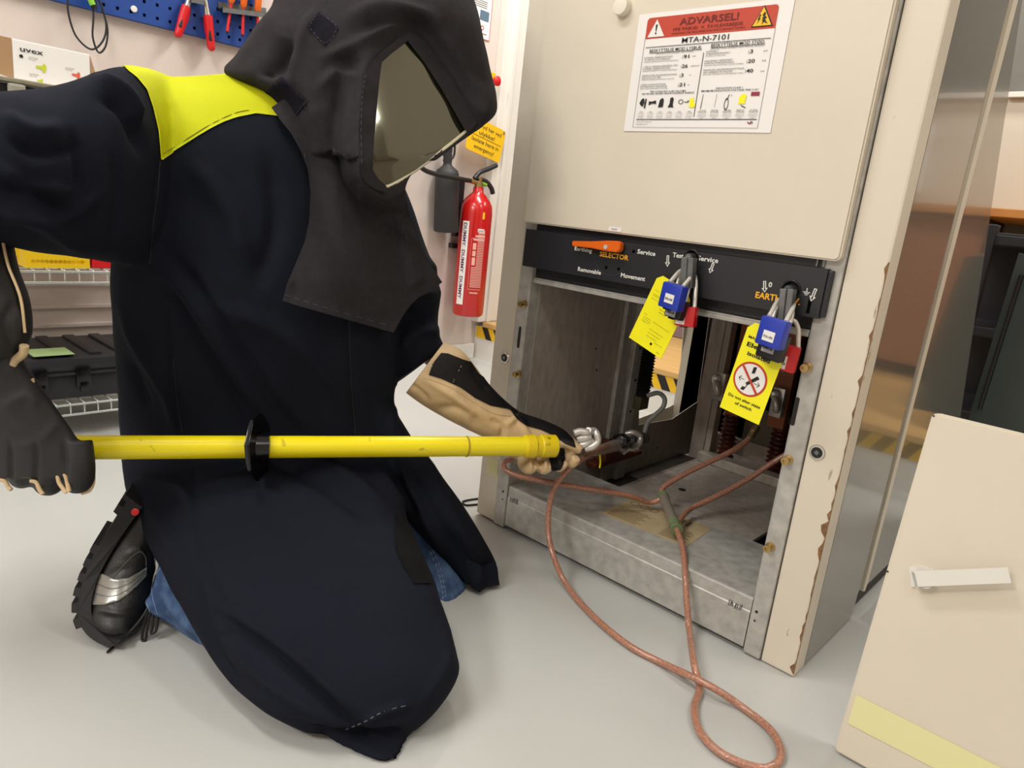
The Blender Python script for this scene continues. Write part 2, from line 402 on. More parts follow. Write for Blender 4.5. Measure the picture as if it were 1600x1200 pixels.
for (x0, y0, x1, y1, lab) in ((361, 6, 355, 52, 'red screwdriver in the steel rail, the one nearest the pliers'), (380, 12, 379, 57, 'red screwdriver in the steel rail beside the black hood'), (402, 20, 404, 60, 'red screwdriver at the right end of the steel rail')):
    o = thing('screwdriver', lab, 'screwdriver', wp(x0, y0))
    bm = B(); tube(bm, [wp(x0+.5, y0-10, XT+.006), wp(x0, y0, XT+.006), wp(x1, y1-3, XT+.006)], .0048, 10, smooth=False); link('insulated_blade', bm, REDL, o, True)
    bm = B(); cyl(bm, wp(x1, y1-3, XT+.006), wp(x1, y1+1, XT+.006), .0035, .003, 8); link('tip', bm, BLKR, o)
    bm = B(); lathe(bm, wp(x0, y0, XT+.006), wp(x0+1, y0-14, XT+.006)-wp(x0, y0, XT+.006), [(0, .006), (.01, .011), (.05, .012), (.07, .009)], 12); link('handle', bm, ORANGE, o, True)
cb = thing('hanging_cable', 'thin black cable loops with a green and black plug hanging from the pegboard', 'cable', wp(145, 10))
bm = B(); tube(bm, [wp(108, -14), wp(106, 15), (wp(118, 55)), wp(142, 77), wp(160, 65), wp(166, 40), wp(158, 5)], .0028, 8); link('cord', bm, BLKR, cb, True)
bm = B(); tube(bm, [wp(144, -5), wp(146, 25), wp(145, 58), wp(154, 82), wp(165, 72), wp(168, 45), wp(160, 15), wp(152, -8)], .0028, 8); link('cord', bm, BLKR, cb, True)
bm = B(); cyl(bm, wp(142, -18), wp(148, 14), .010, .008, 12); link('plug', bm, BLKR, cb, True)
bm = B(); cyl(bm, wp(140, -4, XT+.006), wp(145, 8, XT+.008), .0085, .008, 12); link('green_insert', bm, mat('green_plastic', (130, 190, 60), .4), cb, True)

# wire shelving unit, front edge at x = -0.95
XS = -.95; XSB = XW+.03; SY0, SY1 = -1.9, -.12
sh = thing('wire_shelving', 'chrome wire shelving unit against the left wall', 'shelving', ((XS+XSB)/2, -1, 0))
zs = [atx(140, 636, XS).z+.012, atx(130, 425, XS).z, atx(60, 128, XS-.02).z-.002]
zs = [round(z, 4) for z in zs]
for sx in (XS-.012, XSB+.012):
    for sy in (SY0+.02, SY1-.02):
        bm = B(); cyl(bm, (sx, sy, 0), (sx, sy, zs[2]+.01), .0125, n=14); link('post', bm, CHROME, sh, True)
for k, z in enumerate(zs):
    bm = B()
    if k < 2:
        for dz in (0, -.028):
            tube(bm, [(XS, SY0, z+dz), (XS, SY1, z+dz)], .0035, 8, smooth=False); tube(bm, [(XSB, SY0, z+dz), (XSB, SY1, z+dz)], .0035, 8, smooth=False)
        n = 54
        for i in range(n):
            y = SY0+(SY1-SY0)*i/(n-1)
            tube(bm, [(XS, y, z-.028), (XS, y, z), (XS-.001, y, z+.003), (XSB, y, z+.003)], .0018, 6, smooth=False)
        for xx in (XS-.1, XS-.2, XS-.3): tube(bm, [(xx, SY0, z-.003), (xx, SY1, z-.003)], .003, 6, smooth=False)
        link('wire_shelf', bm, CHROME, sh, True)
    else:
        box(bm, (XSB, SY0, z-.012), (XS, SY1, z), .003); link('top_shelf', bm, STEELB, sh)
        bm = B(); box(bm, (XS-.03, SY0, z-.05), (XS-.015, SY1, z-.013), .003); link('shelf_rail', bm, BLKP, sh)
ZT = zs[2]
# top shelf: metal pad, carton
q = atx(28, 152, XS); bm = B(); box(bm, (XS-.012, atx(12, 130, XS).y, ZT-.075), (XS+.004, atx(40, 130, XS).y, ZT-.012), .006); tag(link('rail_clip', bm, mat('beige_grey_metal', (150, 146, 132), .5)), 'beige metal clip hanging at the left end of the top shelf edge', 'clip')
XU = XS-.055
u0 = atx(22, 118, XU); u1 = atx(141, 122, XU); uz = atx(20, 60, XU).z
cn = thing('earplug_carton', 'white carton lettered uvex with earplug pictures and brown flap on top shelf', 'carton', (XU-.08, (u0.y+u1.y)/2, ZT+.001))
bm = B(); box(bm, (XU-.17, u0.y, ZT+.001), (XU, u1.y, uz), .002); link('carton_body', bm, PAPER, cn)
bm = B(); slab(bm, [(XU-.001, u0.y-.001, ZT+.003), (XU-.001, u0.y-.001, uz), (XU+.03, u0.y-.13, uz-.002), (XU+.03, u0.y-.13, ZT+.02)], (-.003, 0, 0)); link('brown_flap', bm, CARD, cn)
bm = B(); slab(bm, [(XU-.001, u1.y+.0015, ZT+.003), (XU-.001, u1.y+.0015, uz-.004), (XU-.05, u1.y+.045, ZT+.003)], (-.003, 0, 0)); link('side_flap', bm, CARD, cn)
up = Plane((XU, u0.y, ZT+.001), (0, 1, 0), (0, 0, 1)); UW = u1.y-u0.y; UH = uz-ZT
bm = B(); up.text(bm, 'uvex', UW*.09, UH*.72, UH*.13, UW*.29, bold=.012, e=.0012)
up.poly(bm, circ(UW*.10, UH*.60, .004, 14), .0012); plink('lettering', bm, INKB, cn)
def plug_pic(x, y, s, m):
    bm = B(); up.poly(bm, [(x, y), (x+s*.6, y-.001), (x+s*.6, y-s*.3), (x+s*.85, y-s*.35), (x+s, y+s*.1), (x+s*.95, y+s*.5), (x+s*.75, y+s*.6), (x+s*.62, y+s*.3), (x, y+s*.28)], .0012); plink('earplug_picture', bm, m, cn)
plug_pic(UW*.28, UH*.38, UW*.13, mat('lime_print', (196, 206, 50), .6)); plug_pic(UW*.75, UH*.36, UW*.11, mat('coral_print', (222, 96, 70), .6)); plug_pic(UW*.29, UH*.06, UW*.07, MATS['lime_print'])
bm = B()
for (x, y) in ((.19, .60), (.19, .2), (.66, .52), (.66, .12)):
    up.text(bm, 'earplugs', UW*x, UH*y, UH*.035, UW*.12, e=.0012); up.text(bm, 'SNR 33 dB', UW*x, UH*(y-.05), UH*.03, UW*.09, e=.0012)
plink('small_print', bm, INKG, cn)

# yellow perforated crate and red box on middle shelf
ZM = zs[1]+.0055
y0 = atx(38, 395, XS-.03).y; y1 = atx(140, 400, XS-.03).y; xc = XS-.03
cz = thing('plastic_crate', 'yellow perforated plastic crate on the middle wire shelf', 'crate', (xc-.12, (y0+y1)/2, ZM))
bm = B(); ht = .11; th = .003
hl = []
for r_ in range(2):
    for i in range(12):
        yy = y0+.018+i*(y1-y0-.036)/11; zz = ZM+.016+r_*.03
        hl.append([(xc, yy+c, zz+s) for c, s in circ(0, 0, .0052, 10)])
slab(bm, [(xc, y0, ZM), (xc, y1, ZM), (xc, y1, ZM+ht), (xc, y0, ZM+ht)], (-th, 0, 0), hl)
box(bm, (xc-.30, y0, ZM), (xc-th-.0005, y0+th, ZM+ht)); box(bm, (xc-.30, y1-th, ZM), (xc-th-.0005, y1, ZM+ht)); box(bm, (xc-.30, y0+th, ZM), (xc-.297, y1-th, ZM+ht)); box(bm, (xc-.297, y0+th, ZM), (xc-th, y1-th, ZM+.003))
link('crate_body', bm, YCRATE, cz)
bm = B(); box(bm, (xc-.06, y0-.0035, ZM+.02), (xc-.2, y0-.0005, ZM+.05)); link('side_rib', bm, YCRATE, cz)
yb = atx(174, 405, xc).y; bm = B(); box(bm, (xc-.16, y1+.006, ZM), (xc, yb+.06, ZM+.09), .004); tag(link('storage_bin', bm, REDL), 'red plastic bin beside the yellow crate on the middle shelf', 'bin')
# black tool case with green paper
ZL = zs[0]+.0055; c0 = atx(35, 600, XS-.035).y; c1 = -.30; cx = XS-.035; hc = atx(150, 560, cx).z-ZL+.005
tc_ = thing('tool_case', 'black hard plastic tool case with latches on the lowest wire shelf', 'case', (cx-.14, (c0+c1)/2, ZL))
bm = B(); box(bm, (cx-.30, c0, ZL), (cx, c1, ZL+hc*.62), .012); link('case_body', bm, BLKP, tc_, True)
bm = B(); box(bm, (cx-.30, c0, ZL+hc*.64), (cx, c1, ZL+hc), .014); link('lid', bm, BLKP, tc_, True)
bm = B(); box(bm, (cx-.02, c0+.01, ZL+hc*.60), (cx+.007, c1-.01, ZL+hc*.66), .003)
for i in range(7): box(bm, (cx-.28, c0+.03+i*.07, ZL+hc-.003), (cx-.03, c0+.06+i*.07, ZL+hc+.007), .003)
link('rib', bm, BLKP, tc_, True)
for px in (128, 60):
    yy = atx(px, 570, cx).y; bm = B(); box(bm, (cx-.002, yy-.018, ZL+hc*.30), (cx+.014, yy+.018, ZL+hc*.78), .004); box(bm, (cx+.010, yy-.011, ZL+hc*.20), (cx+.020, yy+.011, ZL+hc*.42), .004); link('latch', bm, BLKG, tc_, True)
g0 = atx(40, 537, cx-.08).y; g1 = atx(104, 537, cx-.08).y
bm = B(); box(bm, (cx-.10, g0, ZL+hc+.0075), (cx-.012, g1, ZL+hc+.009)); tag(link('paper_slip', bm, GREENP), 'pale green paper lying on the black tool case', 'paper')

# poster, stop button, isolation sign, fire extinguisher
pa, pb = atx(764, 65, XW+.002), atx(768, 0, XW+.002)
bm = B(); box(bm, (XW+.001, pa.y-.22, pa.z), (XW+.003, pa.y, pa.z+.32)); ps = tag(link('wall_poster', bm, PAPER), 'white poster with blue grey boxes on the wall behind the hood', 'poster')
pq = Plane((XW+.003, pa.y-.22, pa.z), (0, 1, 0), (0, 0, 1)); bm = B()
for x0, z0, x1, z1 in ((.02, .23, .205, .255), (.02, .13, .06, .17), (.17, .18, .205, .205), (.02, .20, .13, .215), (.15, .075, .205, .115), (.03, .09, .12, .11)): pq.rect(bm, x0, z0, x1, z1, .001)
plink('blue_box', bm, mat('slate_blue_print', (84, 108, 126), .6), ps)
bm = B(); pq.poly(bm, circ(.17, .045, .010, 14), .001, [circ(.17, .045, .006, 14)]); pq.poly(bm, [(.14, .045), (.165, .04), (.16, .055)], .001)
pq.poly(bm, [(0, 0), (.22, 0), (.22, .32), (0, .32)], .0008, [[(.003, .003), (.217, .003), (.217, .317), (.003, .317)]]); plink('red_mark', bm, INKR, ps)
bm = B()
for i in range(4): pq.rect(bm, .11, .125+.008*i, .19, .128+.008*i, .001)
pq.rect(bm, .03, .27, .2, .28, .001); pq.rect(bm, .12, .02, .2, .024, .001); plink('small_print', bm, INKG, ps)
q = atx(771, 128, XW+.06)
es = thing('stop_button', 'red mushroom stop button on a yellow base on the white wall trunking', 'button', (XW+.0495, q.y, q.z))
bm = B(); box(bm, (XW+.0495, q.y-.045, q.z-.02), (XW+.075, q.y-.002, q.z+.035), .003); link('yellow_base', bm, YSIGN, es)
bm = B(); lathe(bm, (XW+.075, q.y-.012, q.z), (1, 0, 0), [(0, .010), (.010, .010), (.012, .02), (.024, .021), (.030, .014)]); link('red_cap', bm, REDL, es, True)
# tilted yellow sign
c = [atx(*p, XW+.075) for p in ((737, 180), (791, 206), (780, 255), (727, 231))]
ys = thing('isolation_sign', 'tilted yellow plastic sign with emergency isolation text above the extinguisher', 'sign', c[3])
uu = (c[2]-c[3]); vv = c[0]-c[3]; sw = uu.length; shh = (c[1]-c[2]).length*1.0
yp = Plane(c[3], uu, vv); bm = B(); yp.poly(bm, [(x+sw/2, y+shh/2) for x, y in rrect(sw, shh, .012)], 0, t=.004); link('sign_plate', bm, YSIGN, ys)
bm = B()
for t, y in (('Afbryd her ved', .76), ('ulykke!', .56), ('Isolate here in', .32), ('emergency!', .12)):
    yp.text(bm, t, sw/2, shh*y, shh*.125, sw*(.78 if len(t) > 11 else .45 if len(t) < 9 else .58), 'CENTER', e=.001)
yp.rect(bm, sw*.06, shh*.495, sw*.94, shh*.505, .001); plink('lettering', bm, INKB, ys)
bm = B(); cyl(bm, yp.p(sw*.94, shh*.93, 0), yp.p(sw*.94, shh*.93, .003), .006); link('screw', bm, STEELB, ys)
# wall box below the sign (white cover edge behind the extinguisher)
ex = thing('fire_extinguisher', 'red carbon dioxide fire extinguisher with a white DUMMY strip on the wall', 'fire extinguisher', (XW+.11, 1.2, .2))
XE = XW+.105
eb = atx(730, 492, XE); et = atx(744, 292, XE); ax_ = Vector((0, (et.y-eb.y)*.15, et.z-eb.z)); H = ax_.length
base = Vector((XE, eb.y+.0, eb.z)); R0 = .074
bm = B(); lathe(bm, base, ax_, [(0, R0*.86), (.006, R0*.96), (.014, R0), (H*.80, R0), (H*.86, R0*.95), (H*.90, R0*.80), (H*.94, R0*.52), (H*.96, R0*.34), (H*1.0, R0*.30)], 40); link('cylinder', bm, REDP, ex, 60)
ud = ax_.normalized(); top = base+ax_
bm = B(); lathe(bm, top, ax_, [(0, .02), (.02, .02), (.022, .014), (.045, .014)], 16); cyl(bm, top+ud*.018, top+ud*.018+Vector((0, -.06, .005)), .011, .010); link('valve', bm, BRASS, ex, True)
bm = B(); cyl(bm, top+ud*.02+Vector((0, .01, 0)), top+ud*.02+Vector((.0, .045, -.005)), .009); link('green_plug', bm, mat('green_plastic', (130, 190, 60), .4), ex, True)
hh = top+ud*.035
bm = B(); tube(bm, [hh+Vector((0, -.03, .0)), hh+Vector((0, 0, .03)), hh+Vector((0, .05, .05)), hh+Vector((0, .10, .072))], .011, 8); link('squeeze_lever', bm, BLKP, ex, True)
bm = B(); tube(bm, [hh+Vector((0, -.02, -.002)), hh+Vector((0, .04, -.005)), hh+Vector((0, .08, -.03)), hh+Vector((0, .095, -.055))], .011, 8); link('carry_handle', bm, BLKP, ex, True)
XH = XW+.06
hb, htp = atx(697, 362, XH), atx(699, 262, XH)
horn = Vector((XH, hb.y, hb.z)); hu = htp-hb; HL = hu.length
bm = B(); lathe(bm, horn, hu, [(0, .052), (.004, .056), (HL*.9, .052), (HL*.96, .047), (HL, .032), (HL+.01, .021), (HL+.02, .018), (HL+.03, .021), (HL+.04, .018), (HL+.05, .021), (HL+.06, .018), (HL+.07, .021), (HL+.11, .020), (HL+.12, .012)], 28); link('horn', bm, mat('dark_grey_rubber', (48, 48, 50), .6), ex, 50)
bm = B(); vd = top+ud*.018+Vector((0, -.055, .005)); tube(bm, [vd, vd+Vector((.03, -.08, .0)), atx(668, 268, XH+.08), atx(655, 250, XH+.08), atx(660, 215, XH+.06), atx(688, 205, XH+.04), atx(700, 220, XH)], .010, 12); link('hose', bm, BLKR, ex, True)
bm = B(); tube(bm, [atx(711, 205, XW+.02), atx(710, 240, XW+.02), atx(704, 248, XW+.02), atx(700, 235, XW+.02)], .005, 8); link('hose_hook', bm, BLKP, ex, True)
bm = B(); w0 = atx(718, 300, XW+.01); box(bm, (XW+.001, w0.y-.022, w0.z-.2), (XW+.03, w0.y+.012, w0.z+.06), .003); w1 = atx(710, 384, XW+.01); box(bm, (XW+.001, w1.y-.03, w1.z-.01), (XW+.03, w1.y+.05, w1.z+.012), .002); link('wall_bracket', bm, BLKP, ex)
# curved labels on the cylinder
vc = Vector((CAM.x-base.x, CAM.y-base.y, 0)).normalized(); ang0 = math.atan2(vc.y, vc.x)
class Cyl(Plane):
    def __init__(s, c, r, a0): s.c = Vector(c); s.r = r; s.a0 = a0; s.n = Vector((0, 0, 0))
    def p(s, x, y, e=0.):
        a = s.a0+x/s.r; return s.c+ud*y+Vector((math.cos(a), math.sin(a), 0))*(s.r+e)
def cylrect(cp, bm, x0, y0, x1, y1, e=.0008):
    n = 8; A = [bm.verts.new(cp.p(x0+(x1-x0)*i/n, y0, e)) for i in range(n+1)]; C_ = [bm.verts.new(cp.p(x0+(x1-x0)*i/n, y1, e)) for i in range(n+1)]
    for i in range(n): bm.faces.new((A[i], A[i+1], C_[i+1], C_[i]))
cp = Cyl(base, R0, ang0)
bm = B(); cylrect(cp, bm, -.062, H*.095, -.027, H*.74); dl = plink('dummy_label', bm, PAPER, ex)
bm = B()
for k in range(3):
    cp.text(bm, 'DUMMY', -.0535, H*(.725-.205*k), .017, H*.175, rot=-math.pi/2, e=.0016, bold=.02)
plink('lettering', bm, INKPU, dl)
bm = B()
for i in range(34):
    y = H*(.24+.0125*i); cylrect(cp, bm, .018 if i > 12 else -.002, y, .052, y+H*.006)
for (x0, y0, x1, y1) in ((-.002, .60, .052, .612), (.006, .625, .052, .640), (.02, .655, .05, .68), (-.002, .41, .013, .47), (-.002, .48, .013, .52), (-.002, .53, .013, .58), (-.010, .22, -.009, .615), (-.010, .22, .052, .223), (-.010, .614, .052, .617), (.0, .19, .04, .20)):
    cylrect(cp, bm, x0, y0*H, x1, y1*H)
plink('instruction_print', bm, mat('pink_white_print', (226, 170, 160), .5), ex)
bm = B(); cylrect(cp, bm, .014, H*.665, .044, H*.69, .0012); gl = plink('maker_label', bm, PAPER, ex)
bm = B(); cp.text(bm, 'GLORIA', .016, H*.670, .007, .026, e=.0018, bold=.02); plink('lettering', bm, INKB, gl)
bm = B(); cylrect(cp, bm, .030, H*.765, .041, H*.815, .0012); plink('yellow_seal', bm, YSIGN, ex)
# small black key tag loop on the floor
bm = B(); kp = [atz(*p, .003) for p in ((723, 784), (733, 781), (748, 779), (762, 778), (762, 787), (745, 788), (728, 789))]
tube(bm, kp, .0026, 8, closed=True); tag(link('key_strap', bm, BLKR, None, True), 'small black loop strap on the floor by the cabinet left foot', 'strap')

# ================================================================== THE SWITCHGEAR CABINET
CW = .811
g1x, o1x = .063, .098; o2x, g2x = .715, .748
ZT_ = 2.05
cab = thing('switchgear_cabinet', 'cream and galvanised steel switchgear cabinet with its lower door removed', 'cabinet', (CW/2, .4, 0))
def part(name, bm, m, parent=cab, smooth=False): return link(name, bm, m, parent, smooth)
bm = B(); box(bm, (.0, 0, .006), (g1x-.0015, .05, ZT_), .003); lp = part('front_post', bm, CREAM)
bm = B(); box(bm, (g2x+.0015, 0, .002), (CW, .05, ZT_), .004); rp = part('front_post', bm, CREAMW)
bm = B(); box(bm, (g1x, -.004, .004), (o1x-.001, .06, ZT_-.02), .003); gl_ = part('galvanised_upright', bm, GALV)
bm = B(); box(bm, (o2x+.001, -.004, .004), (g2x, .06, ZT_-.02), .003); gr_ = part('galvanised_upright', bm, GALV)
bm = B(); box(bm, (o2x-.004, .01, .115), (o2x+.0008, .03, .60)); part('edge_lip', bm, GALV, gr_)
# front sill tray
bm = B(); slab(bm, [(o1x+.001, y, z) for y, z in ((-.0018, .012), (-.0018, .083), (0, .085), (0, .108), (.0012, .1112), (.004, .112), (.235, .112), (.235, .107), (.006, .107), (.006, .012))], (o2x-o1x-.002, 0, 0)); part('front_sill', bm, GALV)
bm = B(); box(bm, (o1x+.001, .229, .03), (.252, .235, .106)); box(bm, (.252, .236, .100), (.60, .84, .108)); box(bm, (.248, .236, .03), (.254, .84, .108)); part('bottom_plate', bm, GALVD)
bm = B(); box(bm, (o1x, .236, .03), (.247, .84, .036)); part('cable_trough', bm, mat('dark_trough_steel', (74, 68, 62), .4, metal=.2, noise=.2, nscale=30))
# left side: outer painted sheet with the rectangular opening and inner sheet
ho = [atx(*p, .004) for p in ((996, 655), (1046, 636), (1056, 630), (1061, 622), (1070, 490), (1072, 470), (1010, 440))]
bm = B(); slab(bm, [(.004, .05, .006), (.004, .98, .006), (.004, .98, .664), (.004, .36, .664), (.004, .36, ZT_), (.004, .05, ZT_)], (-.003, 0, 0), [[Vector((.004, p.y, p.z)) for p in ho]])
part('side_panel', bm, CREAM)
hi_ = [atx(*p, .098) for p in ((998, 664), (1050, 655), (1090, 628), (1112, 470), (1005, 420))]
hi_ = [Vector((.098, p.y, p.z)) for p in hi_]
bm = B(); slab(bm, [(.098, .03, .112), (.098, .236, .112), (.098, .236, .03), (.098, .98, .03), (.098, .98, .66), (.098, .03, .66)], (-.002, 0, 0), [hi_]); part('inner_side_sheet', bm, GALVD)
bm = B(); box(bm, (.099, .375, .04), (.112, .395, .66), .002); box(bm, (.099, .43, .04), (.118, .475, .66), .003); box(bm, (.099, .395, .04), (.103, .43, .66)); part('vertical_profile', bm, GALV)
bm = B()
for z in (.15, .24, .33, .42, .5): cyl(bm, (.118, .452, z), (.1205, .452, z), .0035, n=10)
for (px, py) in ((932, 578), (931, 545), (1027, 700), (978, 716)): p = atx(px, py, .0985); cyl(bm, p, p+Vector((.001, 0, 0)), .003, n=10)
part('panel_rivet', bm, BLKP)
bm = B(); box(bm, (.03, .90, .03), (.60, .904, .664)); box(bm, (.598, .36, .03), (.602, .9, .664)); box(bm, (o2x+.0, .061, .03), (o2x+.004, .36, .8)); box(bm, (.60, .356, .03), (o2x, .36, .664)); box(bm, (.099, .03, .66), (.598, .895, .664)); part('inner_sheeting', bm, BLKP)
# rear strut, lower rail and wooden coloured bars with ribbed insulators
bm = B(); s0, s1 = aty(1112, 505, .66), aty(1145, 510, .66); box(bm, (s0.x, .66, .10), (s1.x-.022, .69, .655), .002); box(bm, (s1.x-.018, .655, .10), (s1.x, .69, .655), .002); part('rear_strut', bm, GALVD)
bm = B(); box(bm, (.18, .79, .10), (.60, .81, .155), .003); box(bm, (.256, .62, .1085), (.60, .66, .135), .003); part('rear_rail', bm, GALVD)
bm = B(); box(bm, (.30, .80, .155), (.59, .81, .26)); part('rear_plate', bm, mat('grey_epoxy_plate', (110, 104, 92), .5))
for a, b_, w in (((1148, 620), (1166, 505), .036), ((1220, 620), (1233, 520), .045)):
    pa, pb = aty(*a, .68), aty(*b_, .68)
    bm = B(); slab(bm, [(pa.x-w/2, .68, .25), (pa.x+w/2, .68, .25), (pa.x+w/2, .68, .655), (pa.x-w/2, .68, .655)], (0, .03, 0)); part('insulating_bar', bm, BROWNI)
for cx_, z0_ in ((1130, 0), (1213, 0)):
    pt, pb = aty(cx_+2, 600, .66), aty(cx_-1, 700, .66); x = (pt.x+pb.x)/2
    bm = B(); prof = [(0, .026)]
    for i in range(9): prof += [(.008+i*.013, .026), (.012+i*.013, .019), (.017+i*.013, .019)]
    prof += [(.128, .026), (.14, .022), (.15, .012)]
    lathe(bm, (x, .715, .112), (0, 0, 1), prof, 24); part('ribbed_insulator', bm, BROWND, cab, 35)
for (px, py) in ((1122, 600), (1214, 625)):
    p = aty(px, py, .64); bm = B()
    lathe(bm, p+Vector((-.012, .01, .012)), (.4, -1, .2), [(0, .011), (.012, .012), (.02, .009), (.022, .003)], 16)
    tube(bm, [p+Vector((-.012, 0, .012)), p+Vector((0, -.01, 0)), p+Vector((.008, -.012, -.018)), p+Vector((.004, 0, -.028))], .009, 10); box(bm, p+Vector((-.02, .012, -.05)), p+Vector((.012, .035, .03)), .002); part('earthing_ball_stud', bm, ALU, cab, True)
bm = B(); p = atz(1107, 707, .110); lathe(bm, (p.x, p.y, .108), (0, 0, 1), [(0, .026), (.004, .026), (.010, .018), (.012, .012), (.02, .012), (.021, .009), (.03, .008), (.031, .002)], 20); part('floor_bolt', bm, BRASS, cab, 40)
p = atz(1066, 765, .1085); bm = B(); lathe(bm, (p.x, p.y, .1082), (0, 0, 1), [(0, .010), (.0006, .010)], 18); part('drain_hole', bm, INKB)
# corrugated boot, its bracket and the bent rod inside the left wall
X1 = .118; bt, bb_ = atx(1010, 500, X1+.01), atx(1002, 620, X1+.01)
bm = B(); prof = []; n = 26; HB = bt.z-bb_.z
for i in range(n): prof += [(HB*i/n, .0165), (HB*(i+.5)/n, .0215)]
lathe(bm, (X1+.012, bb_.y, bb_.z), (0, 0, 1), prof, 24); part('corrugated_boot', bm, BLKR, cab, True)
bm = B(); box(bm, (X1-.008, bb_.y-.022, bb_.z-.034), (X1+.024, bb_.y+.022, bb_.z+.004), .003); cyl(bm, (X1+.012, bb_.y, bb_.z+.004), (X1+.012, bb_.y, bb_.z+.016), .012); part('boot_bracket', bm, mat('olive_steel', (96, 92, 66), .5, metal=.4), cab, 40)
rod = [aty(1012, 618, .47), aty(1028, 614, .47), aty(1038, 622, .46), aty(1036, 636, .45), aty(1022, 650, .43), aty(1012, 660, .42), aty(1007, 676, .41)]
bm = B(); tube(bm, rod, .0065, 12); part('bent_rod', bm, mat('grey_rod', (150, 150, 148), .4), cab, True)
p = aty(1005, 683, .40); bm = B(); lathe(bm, p+Vector((-.016, 0, -.008)), (1, -.3, .35), [(0, .010), (.004, .014), (.014, .014), (.016, .009), (.026, .009), (.028, .013), (.036, .013), (.038, .004)], 14); box(bm, p+Vector((-.045, .0, -.03)), p+Vector((.0, .012, -.002)), .003); part('rod_lug', bm, STEELD, cab, True)
bm = B(); box(bm, (.099, .30, .105), (.135, .52, .118), .003); box(bm, (.10, .33, .1185), (.14, .47, .17), .004); part('copper_bar', bm, mat('oxidised_copper', (110, 62, 44), .5, metal=.5, noise=.4, nscale=30))
# cross rail and black bar under the control panel
r0 = aty(832, 436, .004); zr = .604
bm = B(); box(bm, (o1x, .002, zr-.008), (o2x-.002, .02, zr), .002); box(bm, (o1x, .004, zr-.004), (o2x-.002, .012, zr+.004), .0015); part('cross_rail', bm, GALV)
bm = B(); box(bm, (o1x, .008, zr+.0045), (o2x-.002, .03, .70), .002); part('backing_bar', bm, BLKP)
bm = B(); random.seed(11); jag = []
for i in range(70):
    z = .008+i*.0105; jag.append((CW-.0015-(random.random()**3)*(.011 if z < .35 else .006)*(1 if random.random() < .7 else .2), z))
slab(bm, [(CW-.0004, -.0006, .008)]+[(x, -.0006, z) for x, z in jag]+[(CW-.0004, -.0006, jag[-1][1])], (0, .0012, 0)); part('rusty_edge_wear', bm, mat('rusty_wear', (128, 96, 66), .8, noise=.4, nscale=120), rp)
# control panel, 14 mm proud
YP = -.018
pTL, pTR, pBL, pBR = aty(822.5, 357, YP), aty(1293, 421, YP), aty(815.8, 415, YP), aty(1279, 498, YP)
px0, px1, pz0, pz1 = (pTL.x+pBL.x)/2, (pTR.x+pBR.x)/2, (pBL.z+pBR.z)/2, (pTL.z+pTR.z)/2
bm = B(); hs = []
def pc(px, py): p = aty(px, py, YP); return p.x, p.z
H1, H2 = pc(1081, 403), pc(1236, 453)
def hole3(cx_, cz, r, n=24): return [(cx_+a, YP, cz+b) for a, b in circ(0, 0, r, n)]
small = [pc(990, 393), pc(947, 418), pc(966.5, 420.5)]
slotp = pc(1262, 488); slt = pc(1265, 468)
slab(bm, [(px0, YP, pz0), (px1, YP, pz0), (px1, YP, pz1), (px0, YP, pz1)], (0, .012, 0), [hole3(*H1, .0125), hole3(*H2, .0135)]+[hole3(x, z, .0035, 12) for x, z in small]+[[(slotp[0]-.003, YP, slotp[1]-.002), (slotp[0]+.003, YP, slotp[1]-.002), (slotp[0]+.003, YP, slt[1]), (slotp[0]-.003, YP, slt[1])]])
bv = bm; cpn = part('control_panel', bm, BLKP)
bm = B(); box(bm, (px1-.0005, YP+.003, pz0+.002), (px1+.007, .004, pz1-.002), .002); part('panel_edge', bm, BLKP, cpn)
bm = B(); box(bm, (px0+.01, YP+.0125, pz0+.004), (px1-.005, .003, pz1-.004)); part('panel_back', bm, BLKR, cpn)
cpl = Plane((0, YP, 0), (1, 0, 0), (0, 0, 1))
def ptext(bm, t, x0, y0, x1, y1, h, bold=.022):   # between two base points of the lettering on the panel
    a = pc(x0, y0); b = pc(x1, y1); cpl.text(bm, t, a[0], (a[1]+b[1])/2, h, b[0]-a[0], e=.0008, bold=bold)
bm = B()
ptext(bm, 'Earthing', 898, 390.5, 925, 395, .0075); ptext(bm, 'Service', 996, 396, 1024, 400, .0085)
ptext(bm, 'Removable', 903, 423, 939, 429.5, .0085); ptext(bm, 'Movement', 970, 433, 1008, 439, .0085)
ptext(bm, 'Test', 1051, 401, 1067.5, 404, .0085); ptext(bm, 'Service', 1090, 406, 1122, 411.5, .0085); ptext(bm, '0', 1200.5, 448, 1206, 449, .0085)
def arrow(bm, a, b, w):
    a = pc(*a); b = pc(*b); d = Vector((b[0]-a[0], b[1]-a[1])); L_ = d.length; d.normalize(); n = Vector((-d.y, d.x))
    def q(s, t): return (a[0]+d.x*s*L_+n.x*t*w, a[1]+d.y*s*L_+n.y*t*w)
    o = [q(0, -.5), q(0, .5), q(.62, .5), q(.60, 1.1), q(1, 0), q(.60, -1.1), q(.62, -.5)]
    i_ = [q(.05, -.18), q(.05, .18), q(.68, .18), q(.70, .45), q(.90, 0), q(.70, -.45), q(.68, -.18)]
    cpl.poly(bm, o, .0007, [i_])
arrow(bm, (1044, 399), (1043, 417), .005); arrow(bm, (1115, 411), (1109, 427), .005)
arrow(bm, (1195, 439), (1195, 457), .005); arrow(bm, (1275, 451), (1267, 471), .005)
a = pc(1260.5, 456)
for w, dz in ((.012, 0), (.008, -.0022), (.0045, -.0044)): cpl.rect(bm, a[0]-w/2, a[1]+dz-.001, a[0]+w/2, a[1]+dz)
cpl.rect(bm, a[0]-.0006, a[1], a[0]+.0006, a[1]+.006)
plink('white_lettering', bm, INKW, cpn)
